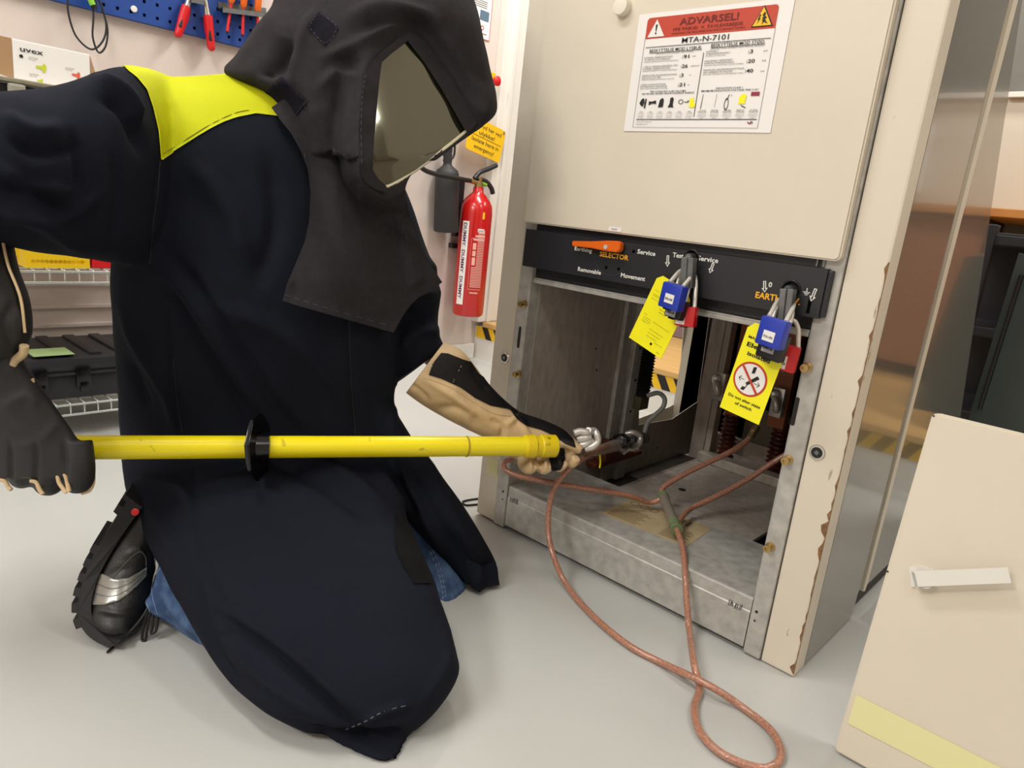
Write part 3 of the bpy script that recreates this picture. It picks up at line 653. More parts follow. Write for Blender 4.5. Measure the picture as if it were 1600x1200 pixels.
bm = B(); ptext(bm, 'SELECTOR', 937, 401, 982, 406, .0095, .025); ptext(bm, 'EARTH. SW.', 1180, 465.5, 1250, 476,   .0105, .028); plink('amber_lettering', bm, INKY, cpn)
bm = B(); sc_ = pc(957, 396)
cpl.poly(bm, [(sc_[0]+.044*math.cos(a), sc_[1]+.044*math.sin(a)) for a in [math.pi*(1+i/24) for i in range(25)]]+[(sc_[0]+.043*math.cos(a), sc_[1]+.043*math.sin(a)) for a in [math.pi*(2-i/24) for i in range(25)]], .0007)
plink('engraved_arc', bm, mat('dim_grey_print', (58, 58, 62), .5), cpn)
for hx, rr in ((H1, .0125), (H2, .0135)):
    bm = B(); tube(bm, [(hx[0]+a, YP-.0005, hx[1]+b) for a, b in circ(0, 0, rr+.0015, 20)], .0016, 8, k=2, closed=True); part('key_ring_rim', bm, BLKG, cpn, True)
# selector lever
ly = YP-.012; la, lb, lc_ = aty(897, 381, ly), aty(946, 385, ly), aty(965, 385, ly)
bm = B(); pts = [aty(893.5, 376.5, ly-.006), aty(925, 377, ly-.006), aty(950, 376, ly-.006), aty(964, 376.5, ly-.006), aty(969, 380, ly-.006), aty(968, 391, ly-.006), aty(963, 394.5, ly-.006), aty(944, 392, ly-.006), aty(925, 388, ly-.006), aty(893.5, 384.5, ly-.006)]
slab(bm, pts, (0, .014, 0)); bmesh.ops.bevel(bm, geom=bm.edges[:], offset=.0014, segments=2, affect='EDGES')
lev = part('selector_lever', bm, ORANGE, cpn, 40)
bm = B(); cc = aty(946.5, 386, ly-.006); cyl(bm, cc+Vector((0, -.0015, 0)), cc+Vector((0, .001, 0)), .0045); 
link('lever_screw', bm, WHITE, None, True) if False else part('lever_screw', bm, mat('grey_cap', (190, 188, 184), .4), cpn, True)
# upper door
dY = -.02; dL, dR = aty(817, 347, dY), aty(1311.5, 409, dY); dz = (dL.z+dR.z)/2
dtop = 1.98; dw = dR.x-dL.x; dc = (dR.x+dL.x)/2
bm = B(); outl = [(dc+x, dY, (dz+dtop)/2+z) for x, z in rrect(dw, dtop-dz, .010)]
slab(bm, outl, (0, .018, 0)); 
fe = [e for e in bm.edges if all(abs(v.co.y-dY) < 1e-5 for v in e.verts)]
bmesh.ops.bevel(bm, geom=fe, offset=.003, segments=2, affect='EDGES')
door = part('upper_door', bm, CREAM, cab, 40)
p = aty(975.5, 12, dY); bm = B(); lathe(bm, (p.x, dY+.001, p.z), (0, -1, 0), [(0, .0165), (.012, .0165), (.016, .015), (.017, .008)], 30); part('door_knob', bm, mat('ivory_cap', (232, 226, 208), .4), door, 40)
p = aty(960.5, 358.5, dY); dp = Plane((0, dY, 0), (1, 0, 0), (0, 0, 1)); bm = B(); dp.rect(bm, p.x-.014, p.z-.0035, p.x+.016, p.z+.0045, .0008); bq = part('number_strip', bm, PAPER, door)
bm = B(); dp.text(bm, 'H0703', p.x, p.z-.001, .003, .012, 'CENTER', e=.0016); plink('lettering', bm, INKB, bq)
bm = B(); box(bm, (dL.x+.02, -.003, .705), (dR.x-.012, .02, dz+.03)); part('door_gap_shadow_strip', bm, BLKP); cab.children[-1].name = 'door_gap_shade'  # black strip put in for the shade in the gap below the door
bm = B(); box(bm, (dR.x-.03, -.0065, .712), (dR.x-.026, -.0035, dz+.004)); box(bm, (dR.x-.04, -.0065, .712), (dR.x-.037, -.0035, dz+.004)); part('latch_tongue', bm, STEELD)
# screws, slots, square key locks
for px, py in ((815, 475), (806, 584)):
    p = aty(px+5, py, -.004); bm = B(); lathe(bm, p, (0, -1, 0), [(0, .0085), (.002, .0085), (.003, .004), (.012, .004), (.013, .0065), (.018, .0065), (.0182, .003), (.016, .0028)], 16); part('stud_screw', bm, BRASS, gl_, 40)
for px, py in ((1258, 575), (1228, 719), (1200, 855)):
    p = aty(px+4, py-1, -.004); bm = B(); lathe(bm, p, (0, -1, 0), [(0, .0085), (.002, .0085), (.003, .0045), (.010, .0045), (.011, .0068), (.017, .0068), (.0172, .003), (.015, .0028)], 16); part('stud_screw', bm, BRASS, gr_, 40)
for px, py, pr in ((811, 527, gl_), (1242, 643, gr_)):
    p = aty(px, py, -.0045); bm = B(); slab(bm, [(p.x+x, -.0046, p.z+z) for x, z in rrect(.0075, .050, .0036)], (0, .001, 0)); part('dark_slot', bm, INKB, pr)
for pts, pr in ((((786, 768), (785, 780)), gl_), (((1182, 956), (1179, 970)), gr_)):
    for i, (px, py) in enumerate(pts):
        p = aty(px, py, -.0045); bm = B(); lathe(bm, (p.x, -.0042, p.z), (0, -1, 0), [(0, .0028 if i == 0 else .002), (.0005, .0028 if i == 0 else .002)], 12); part('small_hole', bm, INKB, pr)
for px, py, pr in ((789, 559, lp), (1277, 707, rp)):
    p = aty(px, py, 0); bm = B(); lathe(bm, (p.x, .001, p.z), (0, -1, 0), [(0, .0135), (.002, .0135), (.0032, .0125), (.0034, .0095), (.001, .009)], 28); k = part('key_lock', bm, STEELB, pr, 35)
    bm = B(); lathe(bm, (p.x, .0, p.z), (0, -1, 0), [(0, .009), (.0016, .009)], 20); part('lock_recess', bm, BLKG, k)
    bm = B(); M_ = Matrix.Translation((p.x, -.0016, p.z)) @ Matrix.Rotation(.5, 4, 'Y'); box(bm, (-.0032, -.002, -.0032), (.0032, 0, .0032), 0, M_); part('square_key', bm, STEELD, k)
p = aty(773, 725, 0); bm = B(); fp = Plane((0, 0, 0), (1, 0, 0), (0, 0, 1)); fp.rect(bm, p.x-.024, p.z-.03, p.x+.012, p.z+.01); part('pale_label', bm, PALEY, lp)
# right outer side: plain front section, strip, polished rear sheet with a slanting edge
XR = CW
bm = B(); b1 = [(XR, .050, .004), (XR, .306, .004), (XR, .310, .02), (XR, .312, .055), (XR, .325, .075), (XR, .35, ZT_), (XR, .050, ZT_)]
slab(bm, [(x-.0003, y, z) for x, y, z in b1], (-.003, 0, 0)); part('side_panel', bm, SIDEM)
sp = [atx(1350, 920, XR), atx(1356, 924, XR), atx(1364, 919, XR), atx(1440, 583, XR), atx(1512.5, 300, XR), atx(1586, 0, XR)]
sq = [atx(1573, 0, XR), atx(1500, 300, XR), atx(1425, 583, XR)]
a, b_ = sp[1], sp[-1]
def exz(p, q, z): t = (z-p.z)/(q.z-p.z); return p+(q-p)*t
bm = B(); slab(bm, [Vector((XR+.003, .335, .055)), Vector((XR+.003, .352, .05)), Vector((XR+.003, .36, .07)), Vector((XR+.003, .385, 1.2)), Vector((XR+.003, .39, ZT_)), Vector((XR+.003, .358, ZT_)), Vector((XR+.003, .350, 1.2))], (-.008, 0, 0)); part('cream_edge_strip', bm, CREAM)
ed0, ed1 = atx(1597, 10, XR), atx(1503, 640, XR); lo_ = ed1+(ed1-ed0)*.35; hi2 = ed0+(ed0-ed1)*.03
bm = B(); slab(bm, [Vector((XR-.001, .352, .055)), Vector((XR-.001, lo_.y, .055)), Vector((XR-.001, lo_.y, lo_.z)), Vector((XR-.001, ed1.y, ed1.z)), Vector((XR-.001, ed0.y, ed0.z)), Vector((XR-.001, hi2.y, hi2.z)), Vector((XR-.001, hi2.y, ZT_)), Vector((XR-.001, .386, ZT_))], (-.003, 0, 0)); part('polished_side_sheet', bm, SIDEM)
bm = B(); box(bm, (XR-.02, .34, .006), (XR-.012, lo_.y-.02, .06)); part('base_gap_shade', bm, BLKR)  # black filler standing in for shade in the open gap under the sheet
bm = B(); box(bm, (.004, .90, .006), (.60, .98, .664)); part('rear_enclosure', bm, CREAM)
bm = B(); box(bm, (.004, .05, 1.99), (.811, .36, ZT_)); part('roof_plate', bm, CREAM)
bm = B(); box(bm, (.004, .06, .75), (.808, .30, .76)); part('compartment_floor', bm, GALVD)
# aged instruction label and stamp marks on the sill (printed on)
sp4 = [atz(*p, .1122) for p in ((938, 802), (1072, 855), (1111, 833), (1000, 783))]
o = sp4[0]; lpz = Plane(o, sp4[1]-sp4[0], sp4[3]-sp4[0]); lw = (sp4[1]-sp4[0]).length; lh = (sp4[3]-sp4[0]).dot(lpz.v)
bm = B(); lpz.rect(bm, 0, 0, lw, lh, .0006)
lab = tag(link('instruction_label', bm, STICK), 'aged brown instruction label stuck on the sill top inside the opening', 'label')
bm = B()
for i in range(9):
    lpz.rect(bm, lw*.05, lh*(.08+.055*i), lw*(.40+.04*math.sin(i*2)), lh*(.095+.055*i), .001)
    lpz.rect(bm, lw*.66, lh*(.08+.055*i), lw*(.92-.03*math.cos(i*3)), lh*(.095+.055*i), .001)
for cx_ in (.12, .24, .36): lpz.poly(bm, [(lw*cx_+a, lh*.82+b) for a, b in circ(0, 0, .011, 18)], .001, [[(lw*cx_+a, lh*.82+b) for a, b in circ(0, 0, .009, 18)]])
for i in range(3): lpz.rect(bm, lw*(.62+.07*i), lh*.7, lw*(.66+.07*i), lh*.9, .001)
plink('print', bm, mat('brown_print', (110, 92, 64), .6), lab)
bm = B(); fs = Plane((0, -.0017, 0), (1, 0, 0), (0, 0, 1)); random.seed(3)
for (x0, z0) in ((.108, .079), (.672, .079)):
    for i in range(9): fs.line(bm, x0+.003*i, z0+random.uniform(-.004, 0), x0+.003*i+random.uniform(-.002, .002), z0+random.uniform(.006, .012), .0012)
bm2 = bm; part('stamp_mark', bm, mat('dark_scuff', (70, 68, 66), .6))

# ------------------------------------------------------------------ the warning sign
SY = dY-.0005
c = [aty(*p, SY) for p in ((999.4, 24), (1241, -5), (1206.6, 205.7), (975, 206.8))]
x0 = (c[0].x+c[3].x)/2; x1 = (c[1].x+c[2].x)/2; z0 = (c[2].z+c[3].z)/2; z1 = (c[0].z+c[1].z)/2
sg = Plane((x0, SY, z0), (1, 0, 0), (0, 0, 1)); WS, HS = x1-x0, z1-z0
bm = B(); sg.rect(bm, 0, 0, WS, HS, .001, .001)
sign = tag(link('warning_sign', bm, PAPER), 'white warning sheet with a red ADVARSEL header stuck on the upper door', 'sign')
# lettering positions are fractions of the sheet (u, v), v measured from the bottom
def T(bm, t, u, v, h, w, al='LEFT', bold=.0): sg.text(bm, t, u*WS, v*HS, h*HS, w*WS, al, e=.0022, bold=bold)
def SP(bm, pts, e=.0022): sg.poly(bm, [(u*WS, v*HS) for u, v in pts], e)
def hline(bm, ua, ub, v, w=.003): sg.rect(bm, ua*WS, (v-w/2)*HS, ub*WS, (v+w/2)*HS, .0022)
bm = B(); rr_ = .022
hd = [(.068, .788), (.918, .788)]+[(.918-rr_+rr_*math.cos(a), .962-rr_*1.43+rr_*1.43*math.sin(a)) for a in [math.pi/2*i/6 for i in range(7)]]+[(.068+rr_-rr_*math.sin(a), .962-rr_*1.43+rr_*1.43*math.cos(a)) for a in [math.pi/2*i/6 for i in range(7)]]
SP(bm, hd, .0014); plink('red_header', bm, INKR, sign)
bm = B(); SP(bm, [(.845, .285), (.895, .285), (.895, .315), (.845, .315)]); SP(bm, [(.848, .083), (.858, .083), (.866, .068), (.860, .068)]); SP(bm, [(.87, .083), (.878, .083), (.868, .066), (.862, .066)]); plink('dark_red_print', bm, mat('crimson_print', (150, 40, 60), .5), sign)
bm = B(); T(bm, 'ADVARSEL!', .495, .878, .056, .385, 'CENTER', .018); T(bm, 'PPE PÅBUD  V. TAVLEARBEJDE', .493, .834, .026, .455, 'CENTER', .004); T(bm, '(WARNING! PPE REQUIRED FOR SWITCHBOARD WORK)', .498, .806, .016, .48, 'CENTER'); plink('header_lettering', bm, INKDR, sign)
bm = B(); SP(bm, [(.085, .8), (.207, .8), (.140, .943)]); wt = plink('white_triangle', bm, PAPER, sign)
bm = B(); SP(bm, [(.137, .90), (.150, .90), (.146, .843), (.141, .843)], .003); sg.poly(bm, [(.1435*WS+a, .828*HS+b) for a, b in circ(0, 0, .0016, 10)], .003); plink('exclamation_mark', bm, INKB, wt)
bm = B(); SP(bm, [(.773, .806), (.903, .806), (.834, .965)]); yb_ = plink('triangle_border', bm, INKB, sign)
bm = B(); SP(bm, [(.783, .812), (.893, .812), (.834, .951)], .003); plink('yellow_triangle', bm, YSIGN, sign)
bm = B(); SP(bm, [(.838, .90), (.846, .912), (.852, .902), (.848, .885), (.862, .868), (.852, .862), (.858, .845), (.872, .826), (.858, .832), (.848, .84), (.836, .822), (.842, .842), (.834, .85), (.843, .862), (.832, .868), (.843, .878), (.834, .888)], .0038)
SP(bm, [(.818, .898), (.808, .856), (.816, .861), (.808, .83), (.825, .87), (.816, .866), (.825, .895)], .0038); plink('shock_figure', bm, INKB, sign)
bm = B(); T(bm, 'MTA-N-7101', .492, .732, .043, .308, 'CENTER', .006)
hline(bm, .083, .903, .716, .004); hline(bm, .088, .905, .103, .005); SP(bm, [(.497, .642), (.500, .642), (.502, .124), (.499, .124)])
T(bm, 'BESKYTTELSE MOD LYSBUE.', .117, .673, .026, .365, bold=.004); hline(bm, .117, .482, .668, .003); T(bm, 'BESKYTTELSE MOD STØD.', .541, .681, .026, .334, bold=.004); hline(bm, .541, .875, .676, .003)
for t, v in ((':91', .606), (':26', .528), (':3', .455), (':21', .377)): T(bm, t, .357, v, .029, .048 if len(t) == 3 else .028, bold=.015)
for t, v in ((':3', .612), (':20', .539), (':40', .465)): T(bm, t, .783, v, .029, .049 if len(t) == 3 else .028, bold=.015)
for t, v, w in (('cm', .613, .024), ('cal/cm²', .535, .062), ('m', .462, .012), ('m', .384, .012)): T(bm, t, .425, v, .012, w)
for t, v in (('kV', .617), ('kA', .545), ('cm', .466)): T(bm, t, .90, v, .013, .024, 'RIGHT')
T(bm, 'PPE CATEGORY 4 (40 CAL/CM²)', .292, .333, .014, .254, 'CENTER', .01); T(bm, 'OR PPE ARC RATED ABOVE INCIDENT ENERGY', .292, .316, .014, .378, 'CENTER', .01)
T(bm, 'INSULATION CLASS 1', .702, .345, .014, .168, 'CENTER', .01); T(bm, 'MINIMUM INSULATION VOLTAGE 7000 V AC', .705, .326, .014, .36, 'CENTER', .01)
# pictures of protective clothing
SP(bm, [(.095, .245), (.11, .28), (.125, .285), (.132, .25), (.122, .215), (.105, .225)]); SP(bm, [(.136, .28), (.146, .28), (.142, .2), (.132, .2)])
SP(bm, [(.165, .26), (.185, .255), (.215, .265), (.22, .235), (.19, .24), (.165, .225)]); SP(bm, [(.245, .27), (.262, .285), (.272, .27), (.272, .21), (.238, .205), (.24, .23)])
SP(bm, [(.318, .28), (.332, .29), (.342, .275), (.34, .23), (.348, .205), (.308, .205), (.318, .235)])
SP(bm, [(.540, .305), (.542, .305), (.538, .19), (.535, .19)]); SP(bm, [(.63, .305), (.631, .305), (.628, .2), (.627, .2)]); SP(bm, [(.795, .215), (.825, .197), (.823, .191), (.793, .21)])
plink('black_lettering', bm, INKB, sign)
bm = B()
T(bm, '(PROTECTION AGAINST ARC FLASH)', .166, .652, .013, .262); T(bm, '(PROTECTION AGAINST ELECTRICAL SHOCK)', .541, .66, .013, .33)
for v, a, b, c_, wa, wb, wc in ((.622, 'NOMINEL ARBEJDSAFSTAND', 'TIL PERSON OG OVERKROP', '(NOMINAL WORKING DISTANCE TO FACE AND CHEST)', .205, .19, .25), (.546, 'LYSBUE HÆNDELSESENERGI VED', 'NOMINEL ARBEJDSAFSTAND', '(INCIDENT ENERGY AT WORKING DISTANCE)', .25, .20, .25), (.472, 'OBSERVATØR SIKKERHEDSAFSTAND', 'VED 8 CAL/CM² PPE', '(OBSERVER WORKING DISTANCE AT 8 CAL/CM²)', .255, .14, .24), (.395, 'LYSBUE GRÆNSEAFSTAND', 'PPE PÅKRÆVET INDENFOR', '(ARC FLASH BOUNDARY, NO PPE)', .185, .195, .20)):
    T(bm, a, .084, v, .014, wa); T(bm, b, .084, v-.018, .014, wb); T(bm, c_, .084, v-.033, .010, wc)
for v, a, b, c_, wa, wb, wc in ((.640, 'NOMINELT', 'SPÆNDINGSNIVEAU', '(NOMINAL VOLTAGE LEVEL)', .08, .155, .13), (.565, 'MAKSIMALT BEREGNET', 'KORTSLUTNINGSNIVEAU', '(MAXIMUM CALCULATED SHORT CIRCUIT CURRENT)', .18, .19, .25), (.493, 'MINIMUMS SIKKERHEDSAFSTAND', 'VED ARBEJDE PÅ ANLÆG', '(MIN. SAFETY DISTANCE FOR SWITCHBOARD WORK)', .26, .19, .26)):
    T(bm, a, .515, v, .014, wa); T(bm, b, .515, v-.018, .014, wb); T(bm, c_, .515, v-.033, .010, wc)
for i, t in enumerate(('HOOD', 'HAND', 'COAT', 'LEGS', 'EYES', 'EARS')):
    u = .118+.0695*i; T(bm, t, u, .163, .009, .022, 'CENTER', .01); T(bm, 'ARC RATED', u, .150, .008, .045, 'CENTER')
    for k in range(4): T(bm, ('face and head', 'protection for', 'arc rated', 'work only')[k], u, .134-.011*k, .007, (.04, .045, .035, .03)[k], 'CENTER')
for i, t in enumerate(('VOLTAGE|INDICATOR', 'EARTHING|STICK', 'PORTABLE|EARTH', 'MARKING OF|WORKING AREA', 'ISOLATION|PROCEDURE')):
    u = .552+.0815*i; a, b = t.split('|'); T(bm, a, u, .171, .010, .045, 'CENTER', .01); T(bm, b, u, .157, .010, .055, 'CENTER', .01)
    for k in range(4): T(bm, ('approved and', 'tested before use', 'on apparatus', 'only')[k], u, .142-.011*k, .007, (.05, .06, .045, .025)[k], 'CENTER')
T(bm, 'DATE OF PRINT: 29-MAY-2024', .09, .078, .009, .115); T(bm, 'RESPONSIBLE: TECH HV', .09, .057, .009, .09)
SP(bm, [(.435, .25), (.45, .262), (.452, .255), (.44, .242), (.42, .245), (.42, .25)]); sg.poly(bm, [(.395*WS+a*1.3, .25*HS+b) for a, b in circ(0, 0, .004, 12)], .0022, [[(.395*WS+a*1.3, .25*HS+b) for a, b in circ(0, 0, .003, 12)]])
sg.poly(bm, [(.700*WS+a*.8, .225*HS+b*2) for a, b in circ(0, 0, .005, 12)], .0022, [[(.700*WS+a*.8, .225*HS+b*2) for a, b in circ(0, 0, .0038, 12)]]); SP(bm, [(.70, .26), (.704, .26), (.712, .30), (.708, .30)]); SP(bm, [(.722, .30), (.724, .30), (.728, .285), (.726, .285)])
SP(bm, [(.866, .087), (.876, .090), (.884, .084), (.884, .072), (.876, .066), (.874, .068), (.880, .074), (.880, .082), (.874, .086)])
fr = [(.070, .035), (.932, .055), (.934, .07), (.918, .962), (.916, .966), (.069, .966)]
hline(bm, .07, .92, .036, .0015); SP(bm, [(.068, .036), (.0695, .036), (.0695, .79), (.068, .79)]); SP(bm, [(.9185, .04), (.920, .04), (.920, .79), (.9185, .79)])
plink('grey_lettering', bm, mat('mid_grey_print', (96, 94, 94), .6), sign)
bm = B(); SP(bm, [(.455, .205), (.475, .2), (.498, .205), (.498, .225), (.484, .245), (.478, .29), (.47, .27), (.455, .285)]); SP(bm, [(.775, .225), (.815, .225), (.82, .29), (.80, .305), (.775, .28)]); plink('yellow_picture', bm, YTAG, sign)

# ================================================================== HASPS, PADLOCKS, TAGS
def hbox(bm, o, ux, uz, lo, hi, bev=0.):          # box in a local frame: ux right, uz up, normal towards the reader
    ux = Vector(ux).normalized(); n = ux.cross(Vector(uz)).normalized(); uz = n.cross(ux)
    M = Matrix(((ux.x, -n.x, uz.x, o[0]), (ux.y, -n.y, uz.y, o[1]), (ux.z, -n.z, uz.z, o[2]), (0, 0, 0, 1)))
    box(bm, lo, hi, bev, M); return M
def hasp(tl, tr, bl, br, H_, label):
    # grey steel key block hanging out of the round hole; corners given in the plane 5 cm in front of the panel
    Yh = YP-.035
    a, b, c_, d = [aty(*p, Yh) for p in (tl, tr, bl, br)]
    o = thing('key_block', label, 'key block', a)
    mid = (a+b)/2; midb = (c_+d)/2
    for p, q, r_, s_, nm in ((a, mid, midb, c_, 'block_half'), (mid+(b-mid)*.08, b, d, midb+(d-midb)*.08, 'block_half')):
        bm = B(); slab(bm, [p, q, r_, s_], (0, .016, 0)); bmesh.ops.bevel(bm, geom=bm.edges[:], offset=.0012, segments=1, affect='EDGES'); link(nm, bm, STEELD, o)
    bm = B(); tube(bm, [Vector((H_[0], YP+.004, H_[1])), Vector((H_[0], YP-.012, H_[1])), (a+b)/2+Vector((0, .012, -.006))], .008, 12); link('key_shaft', bm, STEELD, o, True)
    return o
hasp((1064, 402), (1083, 403), (1062, 447), (1080, 450), H1, 'grey steel key block hanging from the hole between Test and Service')
hasp((1218, 451), (1240, 452), (1214, 502), (1232, 503), H2, 'grey steel key block hanging from the hole by the EARTH lettering')
bm = B(); p = aty(1083, 420, YP-.022); tube(bm, [p+Vector((0, 0, .008)), p+Vector((.003, 0, 0)), p+Vector((0, 0, -.008))], .003, 8); box(bm, p+Vector((-.004, -.002, -.012)), p+Vector((.006, .002, -.002)), .001); tag(link('brass_clip', bm, BRASS, None, True), 'small brass clip on the key block beside Test', 'clip')
def padlock(c, w, h, roll, yaw, Yd, top, m, lab, text, lframe, label, group=None):
    ct = aty(*c, Yd); ux = Vector((math.cos(yaw), math.sin(yaw), 0)); uz = Vector((0, 0, 1))
    ux2 = (Matrix.Rotation(roll, 3, ux.cross(uz)) @ ux); uz2 = (Matrix.Rotation(roll, 3, ux.cross(uz)) @ uz)
    o = thing('padlock', label, 'padlock', ct, 0, group)
    bm = B(); hbox(bm, ct, ux2, uz2, (-w/2, -.010, -h/2), (w/2, .010, h/2), .003); body = link('body', bm, m, o, 40)
    n = ux2.cross(uz2)
    bm = B(); r_ = w*.34
    tp = aty(*top, YP-.013)
    a = ct-ux2*r_+uz2*h*.48; b = ct+ux2*r_+uz2*h*.48
    L_ = (tp-(a+b)/2).length*.8; sd = (tp-(a+b)/2).normalized()
    pts = [a, a+sd*L_*.5, a+sd*L_*.85, tp-ux2*r_*.85+sd*-.004, tp-ux2*r_*.4+sd*.004, tp+ux2*r_*.4+sd*.004, tp+ux2*r_*.85+sd*-.004, b+sd*L_*.85, b+sd*L_*.5, b]
    tube(bm, pts, .0038, 10); link('shackle', bm, mat('polished_shackle', (226, 222, 214), .25, metal=.4), o, True)
    pl_ = Plane(ct+n*.0101, ux2, uz2); bm = B(); x0, z0, x1, z1 = lframe
    pl_.rect(bm, x0*w, z0*h, x1*w, z1*h, .0006); lb = link('label', bm, PAPER if lab == 'w' else mat('grey_label', (176, 178, 180), .5), body)
    bm = B(); pl_.text(bm, text, (x0+x1)/2*w, (z0+(z1-z0)*.32)*h, .0042, (x1-x0)*w*.8, 'CENTER', e=.0013, bold=.02); plink('lettering', bm, INKB if text != 'PA-06' else INKG, lb)
    bm = B(); hbox(bm, ct, ux2, uz2, (-w*.2, -.0105, -h/2-.0015), (w*.12, .004, -h/2+.0005)); link('key_slot', bm, BLKG, o)
    return o
padlock((1058, 483), .038, .034, -.10, -.15, YP-.038, (1072, 430), BLACKL, 'g', 'OAR-24', (-.42, -.42, .18, .10), 'black padlock hanging between the blue and red padlocks on the left key block')
padlock((1052, 463.5), .044, .045, -.10, -.12, YP-.060, (1074, 424), BLUEL, 'w', 'PA-04', (-.22, -.26, .22, .10), 'blue padlock labelled PA-04 on the left key block')
padlock((1073, 494), .036, .036, .04, .15, YP-.028, (1078, 430), REDL, 'w', 'OAR-24', (-.44, -.40, .02, .12), 'red padlock hanging lowest on the left key block')
padlock((1208, 541), .044, .044, -.10, -.10, YP-.045, (1228, 480), BLACKL, 'g', 'OAR-06', (-.30, -.25, .20, .12), 'black padlock behind the blue one on the right key block')
padlock((1208, 520), .044, .046, -.10, -.12, YP-.070, (1230, 470), BLUEL, 'w', 'PA-06', (-.24, -.30, .22, .06), 'blue padlock labelled PA-06 on the right key block')
padlock((1232, 560), .030, .044, -.05, .2, YP-.010, (1238, 505), REDL, 'w', 'OAR-06', (-.4, -.4, 0, .1), 'red padlock half hidden behind the large isolation tag')
def lockout_tag(pts, Yd, label):
    v = [aty(*p, Yd) for p in pts]; o = v[0]
    return v
# tag with the pictogram: plane through its long sides
def make_tag(corners, Yd, label, chamf):
    tl, tr, br, bl = [aty(*p, Yd) for p in corners]
    u = ((tr-tl)+(br-bl))/2; w = u.length; v = ((tl-bl)+(tr-br))/2; h = v.length
    pln = Plane((bl+br)/2-u/2, u, v); h = v.dot(pln.v)
    th = thing('isolation_tag', label, 'tag', tl)
    return th, pln, w, h
tg, tp_, tw, thh = make_tag(((1184, 505), (1247, 530), (1187, 664), (1123, 636)), YP-.030, 'yellow isolation tag with a crossed switch pictogram hanging on the right key block', .1)
bm = B(); tp_.poly(bm, [(0, 0), (tw, 0), (tw, thh*.93), (tw*.86, thh), (tw*.14, thh), (0, thh*.93)], 0, t=.0012); link('tag_sheet', bm, YTAG, tg)
bm = B()
def TT(t, x, y, h, w, al='LEFT', b=.02): tp_.text(bm, t, x*tw, y*thh, h*thh, w*tw, al, e=.0006, bold=b)
TT('MAIN', .10, .83, .030, .26); TT('Electrics', .12, .745, .046, .78, b=.03); TT('isolated', .20, .655, .044, .55, b=.03)
TT('Do not alter state', .5, .165, .033, .80, 'CENTER'); TT('of switch', .52, .105, .033, .42, 'CENTER'); 
cx_, cy_, rr = .46*tw, .42*thh, .40*tw
plb = bm
bm2 = B(); tp_.poly(bm2, [(cx_+a, cy_+b) for a, b in circ(0, 0, rr, 40)], .0005); link('red_ring', bm2, INKR, tg)
bm2 = B(); tp_.poly(bm2, [(cx_+a, cy_+b) for a, b in circ(0, 0, rr*.88, 40)], .0009); link('white_disc', bm2, PAPER, tg)
def Q(x, y): return (cx_+x*rr, cy_+y*rr)
tp_.poly(bm, [Q(-.02, .36), Q(.16, .42), Q(.16, .80), Q(-.02, .74)], .0014)
tp_.poly(bm, [Q(-.18, -.28), Q(-.02, -.36), Q(.52, .22), Q(.36, .34)], .0014); tp_.poly(bm, [Q(-.34, -.72), Q(-.14, -.72), Q(-.02, -.36), Q(-.22, -.34)], .0014)
for s_ in (-1, 1):
    x0_ = .30 if s_ > 0 else -.30
    tp_.line(bm, *Q(x0_, -.12), *Q(x0_+.34*s_, -.12), .0008, .0014); tp_.line(bm, *Q(x0_+.34*s_, -.12), *Q(x0_+.2*s_, .02), .0010, .0014); tp_.line(bm, *Q(x0_+.34*s_, -.12), *Q(x0_+.2*s_, -.26), .0010, .0014)
plink('black_print', bm, INKB, tg)
bm = B(); tp_.poly(bm, [(cx_+a-.18*rr, cy_+b-.42*rr) for a, b in circ(0, 0, rr*.10, 14)], .0019); plink('white_dot', bm, PAPER, tg)
bm = B(); tp_.line(bm, *Q(-.62, .62), *Q(.62, -.62), rr*.13, .0021); plink('red_bar', bm, INKR, tg)
tg, tp_, tw, thh = make_tag(((1035, 432), (1090, 462), (1032, 562), (983, 526)), YP-.018, 'yellow tag with small print and a punched hole hanging from the left key block', .1)
bm = B(); hc_ = (.60*tw, .10*thh); tp_.poly(bm, [(0, 0), (tw, 0), (tw, thh*.9), (tw*.8, thh), (tw*.12, thh), (0, thh*.93)], 0, [[(hc_[0]+a, hc_[1]+b) for a, b in circ(0, 0, .0028, 14)]], t=.0012); link('tag_sheet', bm, YTAG, tg)
bm = B()
for i, (x, y, w, t) in enumerate(((.10, .78, .12, 'Tel. No.'), (.10, .72, .22, 'Warning label text'), (.10, .70, .30, 'do not remove'), (.10, .66, .28, 'authorised person only'), (.42, .58, .14, 'Name'), (.44, .54, .20, 'Date'), (.10, .42, .10, 'Tel. No.'), (.12, .38, .22, 'Company'), (.40, .38, .48, 'This lock and tag must be removed'), (.12, .35, .24, 'Location'), (.12, .32, .20, 'Signed'), (.40, .27, .40, 'by the authorised person only'), (.40, .22, .36, 'see procedure'), (.66, .14, .24, 'isolation point'), (.40, .17, .30, 'date and time'))):
    tp_.text(bm, t, x*tw, y*thh, .012*thh, w*tw, e=.0006)
tp_.line(bm, .82*tw, .05*thh, .90*tw, .045*thh, .0005); plink('small_print', bm, INKB, tg)

# ================================================================== REMOVED LOWER DOOR LEANING AT THE RIGHT
bl = atz(1303, 1173, .004); y0 = bl.y
tl = P(1457, 644, 1.02)
